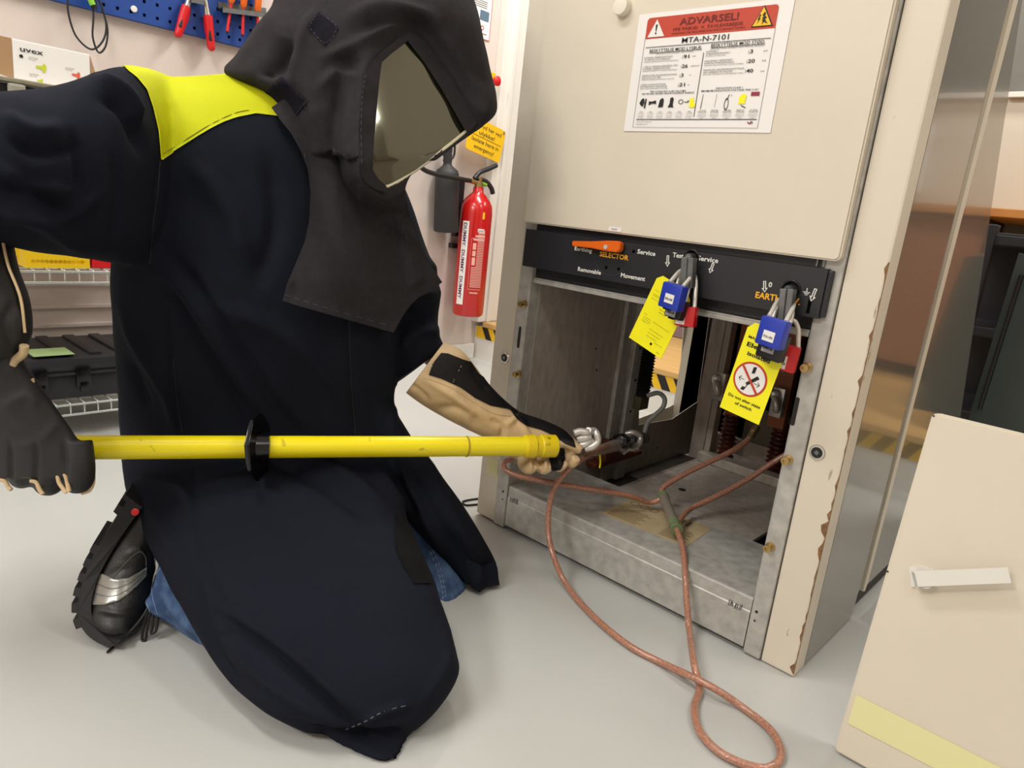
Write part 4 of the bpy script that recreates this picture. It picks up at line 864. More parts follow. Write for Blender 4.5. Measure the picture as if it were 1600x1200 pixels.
# edge from the floor point up: keep it in the plane x = const as far as possible
best = None
for i in range(200):
    d_ = .95+i*.001; q = P(1457, 644, d_)
    e = abs(q.x-bl.x)
    if best is None or e < best[0]: best = (e, q)
tl = best[1]
up_ = (tl-bl); hgt = up_.length; ux = Vector((1, .0, 0))
dp_ = Plane(bl, ux, up_)
dr = thing('removed_door', 'cream removed cabinet door with a white lever handle leaning at the right', 'cabinet door', bl)
bm = B(); wD = .69
outl = [(x+wD/2, y+hgt/2) for x, y in rrect(wD, hgt, .008)]
dp_.poly(bm, outl, 0, t=.020); fe = [e for e in bm.edges if all(abs((v.co-dp_.o).dot(dp_.n)) < 1e-5 for v in e.verts)]
bmesh.ops.bevel(bm, geom=fe, offset=.003, segments=2, affect='EDGES'); link('door_sheet', bm, CREAM, dr, 40)
def ond(px, py, e=0.):
    r_ = ray(px, py); o = dp_.o+dp_.n*e; t = (np.array(o)-CN) @ np.array(dp_.n)/(r_ @ np.array(dp_.n)); q = Vector(CN+t*r_)-dp_.o; return q.dot(dp_.u), q.dot(dp_.v)
a = ond(1338, 1085); b = ond(1325, 1130); c_ = ond(1590, 1212)
bm = B(); dp_.poly(bm, [(a[0], a[1]), (b[0], b[1]), (wD-.002, b[1]+(c_[1]-b[1])*.2), (wD-.002, a[1])], .0012); link('pale_yellow_tape', bm, PALEY, dr)
E_ = .022
h = [ond(*p, E_) for p in ((1424, 893), (1575, 887), (1580, 911), (1430, 917))]
hd = link('lever_handle', (lambda bm: (dp_.poly(bm, h, E_, t=.004), bm)[1])(B()), WHITE, dr)
k = [ond(*p, .002) for p in ((1420, 886), (1442, 884), (1462, 893), (1462, 902), (1452, 915), (1424, 917))]
bm = B(); dp_.poly(bm, k, .003, t=.003); link('handle_plate', bm, WHITE, hd)
bm = B(); k0 = ond(1424, 905, .01); 
slab(bm, [dp_.p(h[0][0], h[0][1], E_), dp_.p(h[3][0], h[3][1], E_), dp_.p(h[3][0]-.002, h[3][1], 0), dp_.p(h[0][0]-.002, h[0][1], 0)], dp_.u*.004); cyl(bm, dp_.p(h[0][0]+.02, (h[0][1]+h[3][1])/2, 0), dp_.p(h[0][0]+.02, (h[0][1]+h[3][1])/2, E_-.004), .008); link('handle_stem', bm, WHITE, hd)
bm = B()
for px, py in ((1459, 650), (1387, 893)): a = ond(px, py); dp_.poly(bm, [(a[0]+x, a[1]+y) for x, y in circ(0, 0, .0015, 8)], .0008)
link('rust_spot', bm, INKB, dr)

# ================================================================== EARTHING CABLE SET
CR = .0062
es_ = thing('earthing_cable_set', 'copper earthing cables in clear sleeve with a splice, looped from cabinet to floor', 'earthing cable', atz(1045, 800, .12))
spA, spB = P(1037, 778, 1.30), P(1055, 822, 1.235)
spA = aty(1037, 778, .19); spB = aty(1055, 822, .10)
spA.z = max(spA.z, .122); spB.z = max(spB.z, .122)
def cable(pts, r=CR, name='cable'):
    bm = B(); tube(bm, pts, r, 14, 8); return link(name, bm, COPPER, es_, True)
def sill(px, py, dz=.1195): return atz(px, py, dz)
cable([spA, aty(1015, 785, .17), aty(985, 775, .12), aty(940, 767, .06), aty(890, 759, .0), aty(845, 751, -.06), aty(808, 743, -.09), aty(789, 733, -.10), aty(789, 721, -.10), aty(806, 717, -.095), aty(826, 714, -.085)])
cable([spA, aty(1034, 765, .21), aty(1050, 752, .24), aty(1085, 733, .29), aty(1125, 714, .34), aty(1155, 698, .38), aty(1170, 685, .40), aty(1178, 672, .41)])
cable([spB, aty(1075, 798, .20), aty(1100, 785, .25), aty(1140, 765, .30), aty(1175, 745, .34), aty(1205, 724, .37), aty(1235, 706, .39)])
fl = lambda px, py: atz(px, py, CR+.001)
cable([spB+Vector((0, 0, 0)), aty(1064, 845, .06), aty(1069, 872, .02), aty(1071, 905, -.02), aty(1073, 940, -.035), aty(1077, 985, -.055), atz(1084, 1035, .03), fl(1093, 1075), fl(1085, 1105), fl(1092, 1140), fl(1120, 1172), fl(1160, 1193), fl(1200, 1200), fl(1220, 1180), fl(1205, 1142), fl(1160, 1105),
       atz(1120, 1078, .02), atz(1080, 1057, .02), fl(1030, 1034), fl(985, 1010), fl(940, 975), fl(905, 940), atz(880, 905, .02), aty(865, 870, -.10), aty(857, 835, -.085), aty(857, 800, -.075), aty(864, 768, -.065), aty(880, 742, -.045), aty(905, 720, -.01), aty(930, 705, .08), aty(950, 696, .18)])
bm = B(); tube(bm, [spA+(spA-spB)*.10, spA, spB, spB+(spB-spA)*.10], .0115, 16, smooth=False, taper=None); link('clear_splice_sleeve', bm, mat('splice_clear_pvc', (168, 160, 144), .18, trans=.5), es_, True)
dd = (spB-spA)
for t0, t1, r_ in ((-.1, .0, .0128), (.86, 1.02, .0128), (1.08, 1.13, .0132)): bm = B(); cyl(bm, spA+dd*t0, spA+dd*t1, r_); link('green_sleeve_end', bm, mat('green_tinted_sleeve', (112, 130, 92), .3), es_, True)
bm = B(); cyl(bm, spA+dd*.2, spA+dd*.85, .0072); link('splice_core', bm, mat('grey_brass_core', (150, 130, 96), .4, metal=.5), es_, True)
a, b = aty(1172, 684, .402), aty(1183, 666, .42)
bm = B(); tube(bm, [a, b], .0085, 14, smooth=False); link('cable_lug', bm, mat('olive_brass', (120, 110, 70), .4, metal=.6), es_, True)
# clear ferrule under the pole
bm = B(); lathe(bm, aty(806, 719, -.095), aty(850, 713, -.08)-aty(806, 719, -.095), [(0, .0085), (.012, .009), (.016, .0105), (.02, .009), (.03, .0105), (.045, .011), (.05, .008), (.058, .006)], 18); link('clear_ferrule', bm, mat('ferrule_pvc', (214, 204, 172), .2, trans=.45), es_, True)
# strain relief spring + phase clamp
a, b = aty(922, 708, .10), aty(968, 694, .27); d_ = b-a; L_ = d_.length; prof = []
for i in range(9): prof += [(L_*(.1+.085*i), .0085+.0006*i), (L_*(.1+.085*i+.03), .0105+.0006*i), (L_*(.1+.085*i+.055), .0105+.0006*i)]
bm = B(); lathe(bm, a, d_, [(0, .007)]+prof+[(L_, .011)], 20); link('strain_relief_boot', bm, mat('smoky_clear_boot', (158, 144, 132), .3, trans=.25), es_, 45)
cl = thing('phase_clamp', 'silver clamp with a round black knob gripping the stud at the cabinet inner left side', 'clamp', aty(985, 690, .32))
bm = B(); p = aty(968, 689, .26); q = aty(986, 690, .34); lathe(bm, p, q-p, [(0, .0135), (.004, .0185), (.014, .0195), (.020, .0195), (.05, .0195), (.055, .016), (.07, .014)], 26)
link('black_knob', bm, BLKG, cl, 40)
bm = B(); lathe(bm, p-(q-p).normalized()*.0006, -(q-p), [(0, .010), (.0008, .0095), (.001, .003)], 20); link('knob_cap', bm, mat('dark_grey_cap', (60, 62, 66), .3), cl, True)
bm = B(); j0 = aty(980, 682, .33); j1 = aty(1003, 690, .38); 
tube(bm, [aty(978, 678, .33), aty(990, 676, .34), aty(1000, 682, .36), aty(998, 694, .35), aty(984, 700, .32), aty(974, 706, .29)], .0075, 10); box(bm, aty(985, 700, .32)+Vector((-.012, -.012, -.004)), aty(985, 700, .32)+Vector((.014, .02, .004)), .002); link('clamp_jaw', bm, ALU, cl, True)
bm = B(); cyl(bm, aty(962, 696, .24), aty(972, 704, .28), .009, n=8); cyl(bm, aty(955, 694, .22), aty(964, 700, .25), .006); link('clamp_bolt', bm, STEELB, cl, 30)
bm = B(); tube(bm, [aty(937, 706, .14), aty(938, 722, .14), aty(937, 731, .14)], .0022, 8); tag(link('yellow_cable_tie', bm, YTAG, None, True), 'thin yellow cable tie hanging from the strain relief boot', 'cable tie')
# second silver clamp beyond the glove
sc2 = thing('earthing_clamp', 'bright silver cast clamp just beyond the gloved fingers at the pole tip', 'clamp', aty(915, 690, .0))
def sw(pts, r, nm, Y=.0, n=12): bm = B(); tube(bm, [aty(px, py, Y+dy) for px, py, dy in pts], r, n); return link(nm, bm, ALU, sc2, True)
sw([(897, 677, -.02), (906, 674, -.01), (917, 675, .0), (928, 673, .02), (933, 680, .02), (934, 690, .02), (926, 698, .01), (914, 701, .0)], .0075, 'clamp_arm')
sw([(902, 686, -.01), (914, 684, .0), (922, 682, .01)], .0085, 'clamp_arm'); sw([(906, 697, -.01), (916, 694, 0), (926, 689, .015)], .0072, 'clamp_arm')
bm = B(); cyl(bm, aty(919, 672, .0), aty(922, 678, .02), .007, n=6); cyl(bm, aty(914, 690, .0), aty(926, 688, .02), .0062); link('clamp_screw', bm, ALU, sc2, 30)

# ================================================================== SOFT SHAPES FOR THE FIGURE
def loft(bm, rows, k=5, n=40, ex=1.0):
    """rows: xa, ya, xb, yb (two opposite outline points), their depths da, db and half thickness th"""
    Rr = cr(rows, k); rings = []
    for xa, ya, xb, yb, da, db, th in Rr:
        A = P(xa, ya, da); Bq = P(xb, yb, db); C_ = (A+Bq)/2; h = (A-Bq)/2; w = (C_-CAM).normalized()
        w = (w-h.normalized()*w.dot(h.normalized())).normalized()
        ring = []
        for i in range(n):
            t = 2*math.pi*i/n; c, s_ = math.cos(t), math.sin(t)
            c = math.copysign(abs(c)**ex, c); s_ = math.copysign(abs(s_)**ex, s_)
            ring.append(bm.verts.new(C_+h*c+w*max(th, .002)*s_))
        rings.append(ring)
    for p, q in zip(rings, rings[1:]):
        for j in range(n): bm.faces.new((p[j], p[(j+1) % n], q[(j+1) % n], q[j]))
    for ring, fl_ in ((rings[0], True), (rings[-1], False)):
        c = bm.verts.new(sum((v.co for v in ring), Vector())/n)
        for j in range(n):
            f = (ring[j], ring[(j+1) % n], c); bm.faces.new(f[::-1] if fl_ else f)
def fuse(bm, voxel, smooth=6):
    bmesh.ops.recalc_face_normals(bm, faces=bm.faces[:])
    me = bpy.data.meshes.new('t'); bm.to_mesh(me); bm.free()
    o = bpy.data.objects.new('t', me); COL.objects.link(o)
    m = o.modifiers.new('r', 'REMESH'); m.mode = 'VOXEL'; m.voxel_size = voxel
    if smooth: s_ = o.modifiers.new('s', 'SMOOTH'); s_.iterations = smooth; s_.factor = .5
    dg = bpy.context.evaluated_depsgraph_get(); dg.update()
    me2 = bpy.data.meshes.new_from_object(o.evaluated_get(dg))
    bpy.data.objects.remove(o); bpy.data.meshes.remove(me)
    return me2
def verts(me): a = np.empty(len(me.vertices)*3); me.vertices.foreach_get('co', a); return a.reshape(-1, 3)
def normals(me): a = np.empty(len(me.vertices)*3); me.vertex_normals.foreach_get('vector', a); return a.reshape(-1, 3)
def setv(me, V): me.vertices.foreach_set('co', V.ravel()); me.update()
def segdist(Q, pts, closed=False):
    pts = np.array(pts, float); n = len(pts); D = np.full(len(Q), 1e9); NP = np.zeros((len(Q), 2))
    for i in range(n if closed else n-1):
        a = pts[i]; b = pts[(i+1) % n]; ab = b-a; t = np.clip(((Q-a) @ ab)/(ab @ ab+1e-9), 0, 1)
        p = a+t[:, None]*ab; d = np.linalg.norm(Q-p, axis=1); m = d < D; D[m] = d[m]; NP[m] = p[m]
    return D, NP
def inpoly(Q, poly):
    poly = np.array(poly, float); r = np.zeros(len(Q), bool); n = len(poly); j = n-1
    for i in range(n):
        xi, yi = poly[i]; xj, yj = poly[j]
        c = ((yi > Q[:, 1]) != (yj > Q[:, 1])) & (Q[:, 0] < (xj-xi)*(Q[:, 1]-yi)/(yj-yi+1e-12)+xi); r ^= c; j = i
    return r
def facing(V, N): 
    w = V-CN; w /= np.linalg.norm(w, axis=1)[:, None]; return -(N*w).sum(1)
def vnoise(V, sc, seed):                          # smooth pseudo noise from sines
    r = np.random.RandomState(seed); o = np.zeros(len(V))
    for i in range(7):
        k = r.normal(size=3)*sc; o += np.sin(V @ k+r.uniform(0, 6.28))/7
    return o
def crease(me, items):                            # items: (polyline, half width, height, optional asymmetric fold)
    V = verts(me); N = normals(me); Q, _ = proj(V); f = facing(V, N); off = np.zeros(len(V))
    for it in items:
        pts, w, amp = it[:3]; pts = cr(pts, 5); D, NP = segdist(Q, pts)
        g = np.exp(-(D/w)**2)
        tot = np.cumsum([0]+[np.linalg.norm(pts[i+1]-pts[i]) for i in range(len(pts)-1)])
        d0 = np.minimum(np.linalg.norm(NP-pts[0], axis=1), np.linalg.norm(NP-pts[-1], axis=1))
        g *= np.clip(.25+d0/(tot[-1]*.25+1e-6), 0, 1)
        off += amp*g*(f > .05)
    setv(me, V+N*off[:, None])
def finish(me, name, m, parent=None):
    me.materials.clear(); me.materials.append(m)
    me.polygons.foreach_set('use_smooth', [True]*len(me.polygons)); me.name = name
    o = bpy.data.objects.new(name, me); COL.objects.link(o)
    if parent is not None: o.parent = parent; o.matrix_parent_inverse = WM(parent).inverted()
    return o
def patch(src, poly, name, m, parent, off=.0016, back=True, snap=7, zmin=None, fmin=None, thick=True):
    """a fabric panel sewn onto src: the faces inside the outline, lifted off the surface, with a clean edge"""
    me = src.data if hasattr(src, 'data') else src
    V = verts(me); N = normals(me); Q, dep = proj(V); f = facing(V, N)
    bm = B(); bm.from_mesh(me); bm.verts.ensure_lookup_table()
    cen = np.array([fc.calc_center_median()[:] for fc in bm.faces]); qc, _ = proj(cen); ok = inpoly(qc, poly)
    fn = np.array([fc.normal[:] for fc in bm.faces]); ff = facing(cen, fn)
    if not back: ok &= ff > (.0 if fmin is None else fmin)
    if zmin is not None: ok &= cen[:, 2] > zmin
    bmesh.ops.delete(bm, geom=[fc for fc, k in zip(list(bm.faces), ok) if not k], context='FACES')
    bd = [v for v in bm.verts if v.is_boundary]
    if bd:
        vb = np.array([v.co[:] for v in bd]); qb, db = proj(vb); D, NP = segdist(qb, poly, True)
        nb = np.array([v.normal[:] for v in bd]); fb = facing(vb, nb)
        for v, d, p, dp, q in zip(bd, D, NP, db, fb):
            if d < snap and q > .25: v.co = P(p[0], p[1], dp)
    for v in bm.verts: v.co = v.co+v.normal*off
    if thick:
        r = bmesh.ops.extrude_face_region(bm, geom=bm.faces[:]); 
        nv = [g for g in r['geom'] if isinstance(g, bmesh.types.BMVert)]
    me2 = bpy.data.meshes.new(name); bm.to_mesh(me2); bm.free()
    return finish(me2, name, m, parent)
def surf(bvh, px, py, off=0.):
    d = Vector(ray(px, py)).normalized(); h = bvh.ray_cast(CAM, d)
    return None if h[0] is None else h[0]+h[1]*off
def stitch(me, pts, r, name, m, parent, off=.001, dashed=0, k=6):
    bvh = BVHTree.FromPolygons([v.co[:] for v in me.vertices], [p.vertices[:] for p in me.polygons])
    q = [surf(bvh, x, y, off) for x, y in cr(pts, k)]; q = [a for a in q if a is not None]
    if len(q) < 2: return
    bm = B()
    if dashed:
        for i in range(0, len(q)-1, 2): tube(bm, [q[i], q[i+1]], r, 6, smooth=False)
    else: tube(bm, q, r, 6, smooth=False)
    return link(name, bm, m, parent, True)

# ------------------------------------------------------------------ the body under the clothes
def skinbody(pts, edges, rad):
    me = bpy.data.meshes.new('b'); me.from_pydata([tuple(p) for p in pts], edges, []); o = bpy.data.objects.new('b', me); COL.objects.link(o)
    m = o.modifiers.new('s', 'SKIN'); ly_ = me.skin_vertices[0] if me.skin_vertices else None
    if ly_ is None:
        bm_ = B(); bm_.from_mesh(me); lay = bm_.verts.layers.skin.verify(); bm_.to_mesh(me); bm_.free()
    for i, r in enumerate(rad): me.skin_vertices[0].data[i].radius = (r, r)
    me.skin_vertices[0].data[0].use_root = True
    ss = o.modifiers.new('u', 'SUBSURF'); ss.levels = 1
    dg = bpy.context.evaluated_depsgraph_get(); dg.update(); me2 = bpy.data.meshes.new_from_object(o.evaluated_get(dg)); bpy.data.objects.remove(o); return me2
J = dict(pel=P(400, 740, 1.44), chest=P(420, 400, 1.34), neck=P(520, 190, 1.34), head=P(590, 70, 1.33), crown=P(600, 0, 1.33),
         rs=P(300, 210, 1.26), re=P(-75, 270, .985), rw=P(-25, 560, .99), rh=P(40, 690, 1.04),
         ls=P(600, 330, 1.47), le=P(620, 495, 1.48), lw=P(765, 645, 1.465), lh=P(850, 690, 1.49),
         rk=P(590, 1015, 1.13), ra=P(310, 925, 1.22), rt=P(240, 915, 1.25),
         lk=P(672, 868, 1.475), la=P(420, 830, 1.56))
names = list(J); E_ = [('pel', 'chest'), ('chest', 'neck'), ('neck', 'head'), ('head', 'crown'), ('chest', 'rs'), ('rs', 're'), ('re', 'rw'), ('rw', 'rh'), ('chest', 'ls'), ('ls', 'le'), ('le', 'lw'), ('lw', 'lh'), ('pel', 'rk'), ('rk', 'ra'), ('ra', 'rt'), ('pel', 'lk'), ('lk', 'la')]
RD = dict(pel=.075, chest=.085, neck=.05, head=.07, crown=.055, rs=.045, re=.02, rw=.022, rh=.014, ls=.04, le=.035, lw=.018, lh=.012, rk=.038, ra=.02, rt=.012, lk=.022, la=.025)
me = skinbody([J[n] for n in names], [(names.index(a), names.index(b)) for a, b in E_], [RD[n] for n in names])
person = finish(me, 'person', SKIN)
tag(person, 'kneeling person in a navy arc flash coat and hood holding a yellow pole', 'person')

# ------------------------------------------------------------------ coat
bm = B()
loft(bm, [(232, 122, 450, 116, 1.20, 1.36, .07), (212, 150, 520, 150, 1.20, 1.38, .12), (205, 220, 570, 220, 1.20, 1.40, .14), (195, 310, 600, 310, 1.22, 1.42, .15),
          (175, 400, 615, 400, 1.24, 1.42, .155), (178, 480, 622, 480, 1.26, 1.42, .155), (184, 560, 618, 560, 1.29, 1.43, .14), (188, 640, 616, 640, 1.32, 1.44, .115),
          (194, 700, 612, 700, 1.33, 1.43, .105), (197, 735, 616, 735, 1.31, 1.40, .11), (210, 795, 632, 800, 1.27, 1.34, .12), (245, 868, 664, 868, 1.21, 1.26, .12), (288, 940, 688, 938, 1.16, 1.17, .12),
          (322, 1010, 707, 1000, 1.10, 1.12, .105), (352, 1062, 721, 1052, 1.05, 1.08, .085), (405, 1108, 684, 1108, 1.00, 1.04, .055), (480, 1144, 645, 1143, .985, 1.01, .03)], ex=.9)
loft(bm, [(497, 1128, 655, 1122, 1.0, 1.03, .025), (515, 1156, 640, 1147, .985, 1.02, .014), (555, 1176, 630, 1170, .975, 1.0, .010), (600, 1192, 616, 1192, .965, .972, .006)], n=24)
loft(bm, [(540, 640, 616, 640, 1.42, 1.46, .08), (560, 690, 645, 690, 1.42, 1.47, .08), (600, 765, 702, 765, 1.42, 1.48, .07), (652, 828, 743, 826, 1.41, 1.47, .06),
          (700, 880, 773, 878, 1.43, 1.49, .035), (728, 915, 781, 914, 1.41, 1.455, .014)])
loft(bm, [(262, 125, 262, 395, 1.24, 1.22, .11), (225, 113, 225, 410, 1.17, 1.17, .125), (190, 111, 180, 409, 1.12, 1.12, .13), (150, 118, 125, 404, 1.075, 1.08, .12),
          (60, 143, 55, 392, 1.02, 1.02, .115), (-20, 150, -20, 376, .98, .98, .11), (-110, 175, -90, 380, .95, .98, .09)])
loft(bm, [(-190, 240, -40, 180, .98, .98, .06), (-185, 320, -20, 300, .98, .98, .08), (-150, 400, -3, 372, 1.03, 1.03, .07)])
loft(bm, [(540, 290, 630, 290, 1.46, 1.49, .08), (555, 380, 662, 375, 1.46, 1.5, .085), (575, 450, 684, 445, 1.45, 1.5, .085), (590, 500, 680, 492, 1.45, 1.5, .085),
          (600, 560, 683, 522, 1.45, 1.49, .08), (618, 600, 693, 545, 1.45, 1.49, .075)])
me = fuse(bm, .0062, 7)
V = verts(me); N = normals(me)
V += N*(.0045*vnoise(V, 16, 1)+.0022*vnoise(V, 38, 2))[:, None]
V[:, 2] = np.where(V[:, 2] < .004, .004+.02*np.clip(V[:, 2]+.2, 0, .2)*0, V[:, 2]); setv(me, V)
crease(me, [([(250, 248), (242, 330), (234, 412)], 4, -0.0050), ([(235, 412), (300, 470), (400, 620), (430, 680)], 12, 0.0155), ([(262, 400), (330, 470), (420, 600)], 14, -0.0124),
            ([(262, 470), (270, 580), (285, 680)], 5, -0.0040), ([(190, 480), (215, 540), (262, 620), (275, 680)], 9, 0.0124), ([(200, 560), (235, 640)], 8, -0.0093),
            ([(545, 495), (549, 600), (556, 690)], 4, -0.0050), ([(606, 520), (616, 600), (613, 690)], 5, 0.0060),
            ([(420, 690), (520, 730), (600, 790)], 10, 0.0139), ([(430, 720), (520, 765), (590, 820)], 12, -0.0124), ([(600, 690), (625, 760), (650, 800)], 8, -0.0124),
            ([(210, 745), (280, 765), (300, 800)], 10, 0.0124), ([(298, 700), (306, 800), (322, 880), (375, 985)], 5, -0.0040), ([(330, 1000), (375, 985)], 4, -0.0040),
            ([(340, 960), (420, 1010), (510, 1090), (575, 1148)], 9, -0.0155), ([(360, 960), (450, 1020), (540, 1100), (570, 1126)], 10, 0.0139), ([(569, 1128), (600, 1112), (640, 1101)], 6, 0.0093),
            ([(470, 1135), (560, 1150), (640, 1140)], 6, -0.0124),
            ([(150, 125), (185, 140), (205, 165), (215, 195)], 9, 0.0186), ([(155, 150), (190, 170), (210, 205), (222, 240)], 9, -0.0155), ([(0, 330), (60, 345), (130, 390)], 12, 0.0155), ([(0, 290), (60, 300), (110, 340)], 14, -0.0139),
            ([(110, 205), (122, 260), (125, 300)], 6, -0.0093), ([(0, 180), (50, 205), (100, 200)], 14, 0.0124),
            ([(620, 360), (650, 400), (684, 430)], 9, 0.0155), ([(600, 470), (640, 490), (680, 495)], 10, -0.0124), ([(620, 540), (655, 520), (683, 515)], 9, 0.0124),
            ([(655, 700), (700, 790), (745, 880)], 8, 0.0093), ([(615, 700), (670, 790), (720, 880)], 9, -0.0093), ([(735, 925), (752, 895), (770, 880)], 5, -0.0080),
            ([(300, 250), (360, 330), (380, 420)], 18, 0.0124), ([(420, 250), (430, 350), (400, 450)], 16, -0.0109), ([(330, 480), (440, 520), (540, 620)], 16, 0.0109),
            ([(620, 690), (640, 760), (690, 860)], 7, .010), ([(250, 420), (330, 560), (400, 660)], 8, -.010), ([(300, 420), (400, 560), (470, 660)], 10, .012), ([(560, 700), (610, 760), (640, 800)], 6, .010),
            ([(215, 760), (260, 840), (300, 900)], 9, .008), ([(305, 905), (330, 1000), (380, 1080)], 8, -.010), ([(350, 1000), (420, 1070), (520, 1130)], 9, .010), ([(690, 960), (700, 1030), (660, 1100)], 9, .006),
            ([(20, 220), (60, 240), (120, 230)], 8, -.012), ([(0, 260), (40, 290), (110, 300)], 9, .012), ([(40, 330), (100, 340), (160, 300)], 9, .010), ([(175, 240), (185, 300), (175, 380)], 10, -.008),
            ([(640, 380), (670, 420), (676, 440)], 6, -.009), ([(610, 440), (650, 460), (684, 458)], 7, .010), ([(600, 520), (640, 500), (676, 505)], 7, -.008)])
V = verts(me); V[:, 2] = np.maximum(V[:, 2], .0035); setv(me, V)
coat = finish(me, 'coat', NAVY, person)
ypoly = cr([(196, 100), (203, 118), (222, 135), (236, 165), (244, 200), (250, 250), (285, 229), (330, 201), (370, 184), (400, 178), (440, 182), (450, 150), (470, 90), (380, 60), (250, 60)], 1)
yk = patch(coat, [(150, 60), (200, 112), (213, 122), (228, 140), (238, 170), (246, 205), (250, 251), (262, 243), (285, 229), (308, 214), (330, 201), (350, 191), (370, 184), (400, 178), (450, 184), (470, 90), (380, 60)], 'yellow_yoke', HIVIS, coat, .0022, True, 8, .5)
yk['label'] = 'fluorescent yellow shoulder yoke'
for pts in ([(250, 251), (246, 300), (238, 360), (234, 412)], [(545, 497), (549, 600), (556, 690)], [(272, 560), (276, 620), (285, 676)]):
    stitch(coat.data, pts, .0009, 'seam', BLKR, coat, .0002)
stitch(yk.data, [(256, 240), (285, 222), (330, 194), (370, 176), (400, 171)], .0006, 'yoke_stitching', mat('olive_thread', (120, 130, 20), .7), coat, .0006)
vel = patch(coat, [(617, 800), (627, 806), (640, 822), (676, 912), (646, 913), (630, 885), (617, 856)], 'velcro_strip', mat('black_velcro', (18, 16, 16), .95, noise=.3, nscale=400, bump=.6, bscale=900), coat, .002, False, 8)
stitch(coat.data, [(540, 1140), (569, 1128), (600, 1112), (640, 1101)], .0008, 'scuff_mark', mat('pale_scuff', (92, 92, 96), .9), coat, .0001, dashed=1)

# ------------------------------------------------------------------ hood, bib and visor
VP_ = [(637, 62), (617, 78), (595, 95), (592, 125), (587, 180), (582, 235), (580, 268), (590, 283), (603, 293), (625, 284), (665, 254), (700, 226), (728, 204), (715, 180), (690, 138), (662, 95)]
def vdepth(x, y): return 1.168+(x-580)*.00092-.00012*(y-150)+.0000040*np.maximum(0, 640-x)**2*0+np.maximum(0, y-240-(728-x)*.1)*.0004
bm = B()
loft(bm, [(520, -130, 660, -130, 1.31, 1.34, .05), (462, -95, 700, -95, 1.29, 1.34, .10), (436, -45, 722, -45, 1.28, 1.36, .13), (424, 5, 737, 5, 1.26, 1.37, .15), (396, 45, 750, 50, 1.25, 1.37, .155), (368, 88, 762, 100, 1.25, 1.37, .15),
          (352, 115, 773, 150, 1.24, 1.37, .14), (415, 150, 771, 180, 1.24, 1.36, .13), (446, 195, 736, 207, 1.24, 1.34, .125), (472, 240, 672, 250, 1.24, 1.34, .12)], ex=.92)
loft(bm, [(450, 190, 690, 205, 1.25, 1.33, .10), (480, 240, 650, 250, 1.25, 1.35, .10), (492, 290, 618, 295, 1.27, 1.38, .09), (500, 350, 630, 345, 1.30, 1.41, .08), (500, 400, 640, 400, 1.34, 1.43, .06)], ex=.9)
me = fuse(bm, .0050, 5)
V = verts(me); N = normals(me); V += N*(.004*vnoise(V, 18, 4)+.0018*vnoise(V, 45, 5))[:, None]; setv(me, V)
crease(me, [([(505, 90), (545, 75), (600, 50), (640, 45)], 9, .012), ([(520, 110), (560, 95), (600, 70)], 12, -.012), ([(645, 45), (700, 120), (745, 195)], 9, .008), ([(668, 40), (715, 100), (755, 160)], 12, -.010),
            ([(560, 100), (548, 170), (545, 240), (552, 300)], 10, .009), ([(535, 130), (520, 210), (522, 300)], 12, -.012), ([(430, 110), (480, 150), (500, 200)], 12, .008), ([(455, 60), (440, 100), (470, 150)], 10, -.010),
            ([(400, 118), (428, 100), (445, 55)], 14, -.024), ([(375, 100), (410, 50), (430, 20)], 9, .008), ([(540, 30), (600, 10), (680, 30)], 12, .010), ([(560, 50), (620, 28), (690, 50)], 10, -.010), ([(690, 20), (730, 90), (765, 140)], 9, -.008), ([(500, 140), (530, 110), (560, 130)], 9, .010), ([(455, 120), (470, 60), (500, 10)], 10, .008), ([(460, 230), (500, 260), (520, 330)], 12, .008), ([(560, 300), (600, 330), (635, 350)], 9, -.010), ([(575, 320), (610, 350), (650, 365)], 8, .008),
            ([(490, 300), (484, 360), (460, 430)], 5, -.003), ([(441, 462), (520, 487), (608, 512)], 5, .004), ([(452, 452), (530, 478), (605, 498)], 4, -.004), ([(620, 300), (660, 400), (650, 450)], 10, -.006)])
V = verts(me); N = normals(me); Q, dp3 = proj(V); f = facing(V, N); ins = inpoly(Q, VP_); D, _ = segdist(Q, VP_, True)
vd = vdepth(Q[:, 0], Q[:, 1]); front = (f > -.1) & (dp3 < 1.33)
tgt = np.where(ins, vd+np.where(D > 2.5, .014, .004), vd-.008)
wgt = np.where(ins, 1., np.exp(-(np.maximum(D-16, 0)/22)**2)*np.where(Q[:, 0] > 560, 1, .8))*front
nd = dp3*(1-wgt)+tgt*wgt
V = CN+(V-CN)*(nd/dp3)[:, None]; setv(me, V)
hood = finish(me, 'hood', HOODF, person)
BIB_ = 0
BIB = [(424, 168), (440, 190), (456, 210), (470, 236), (481, 265), (485, 300), (483, 345), (476, 378), (461, 414), (449, 442), (441, 470), (470, 479), (530, 496), (580, 510), (615, 520), (629, 494), (642, 476), (655, 464), (672, 456), (691, 441), (674, 415), (655, 380), (640, 345), (624, 305), (612, 270), (600, 240), (560, 190), (500, 150), (450, 150)]
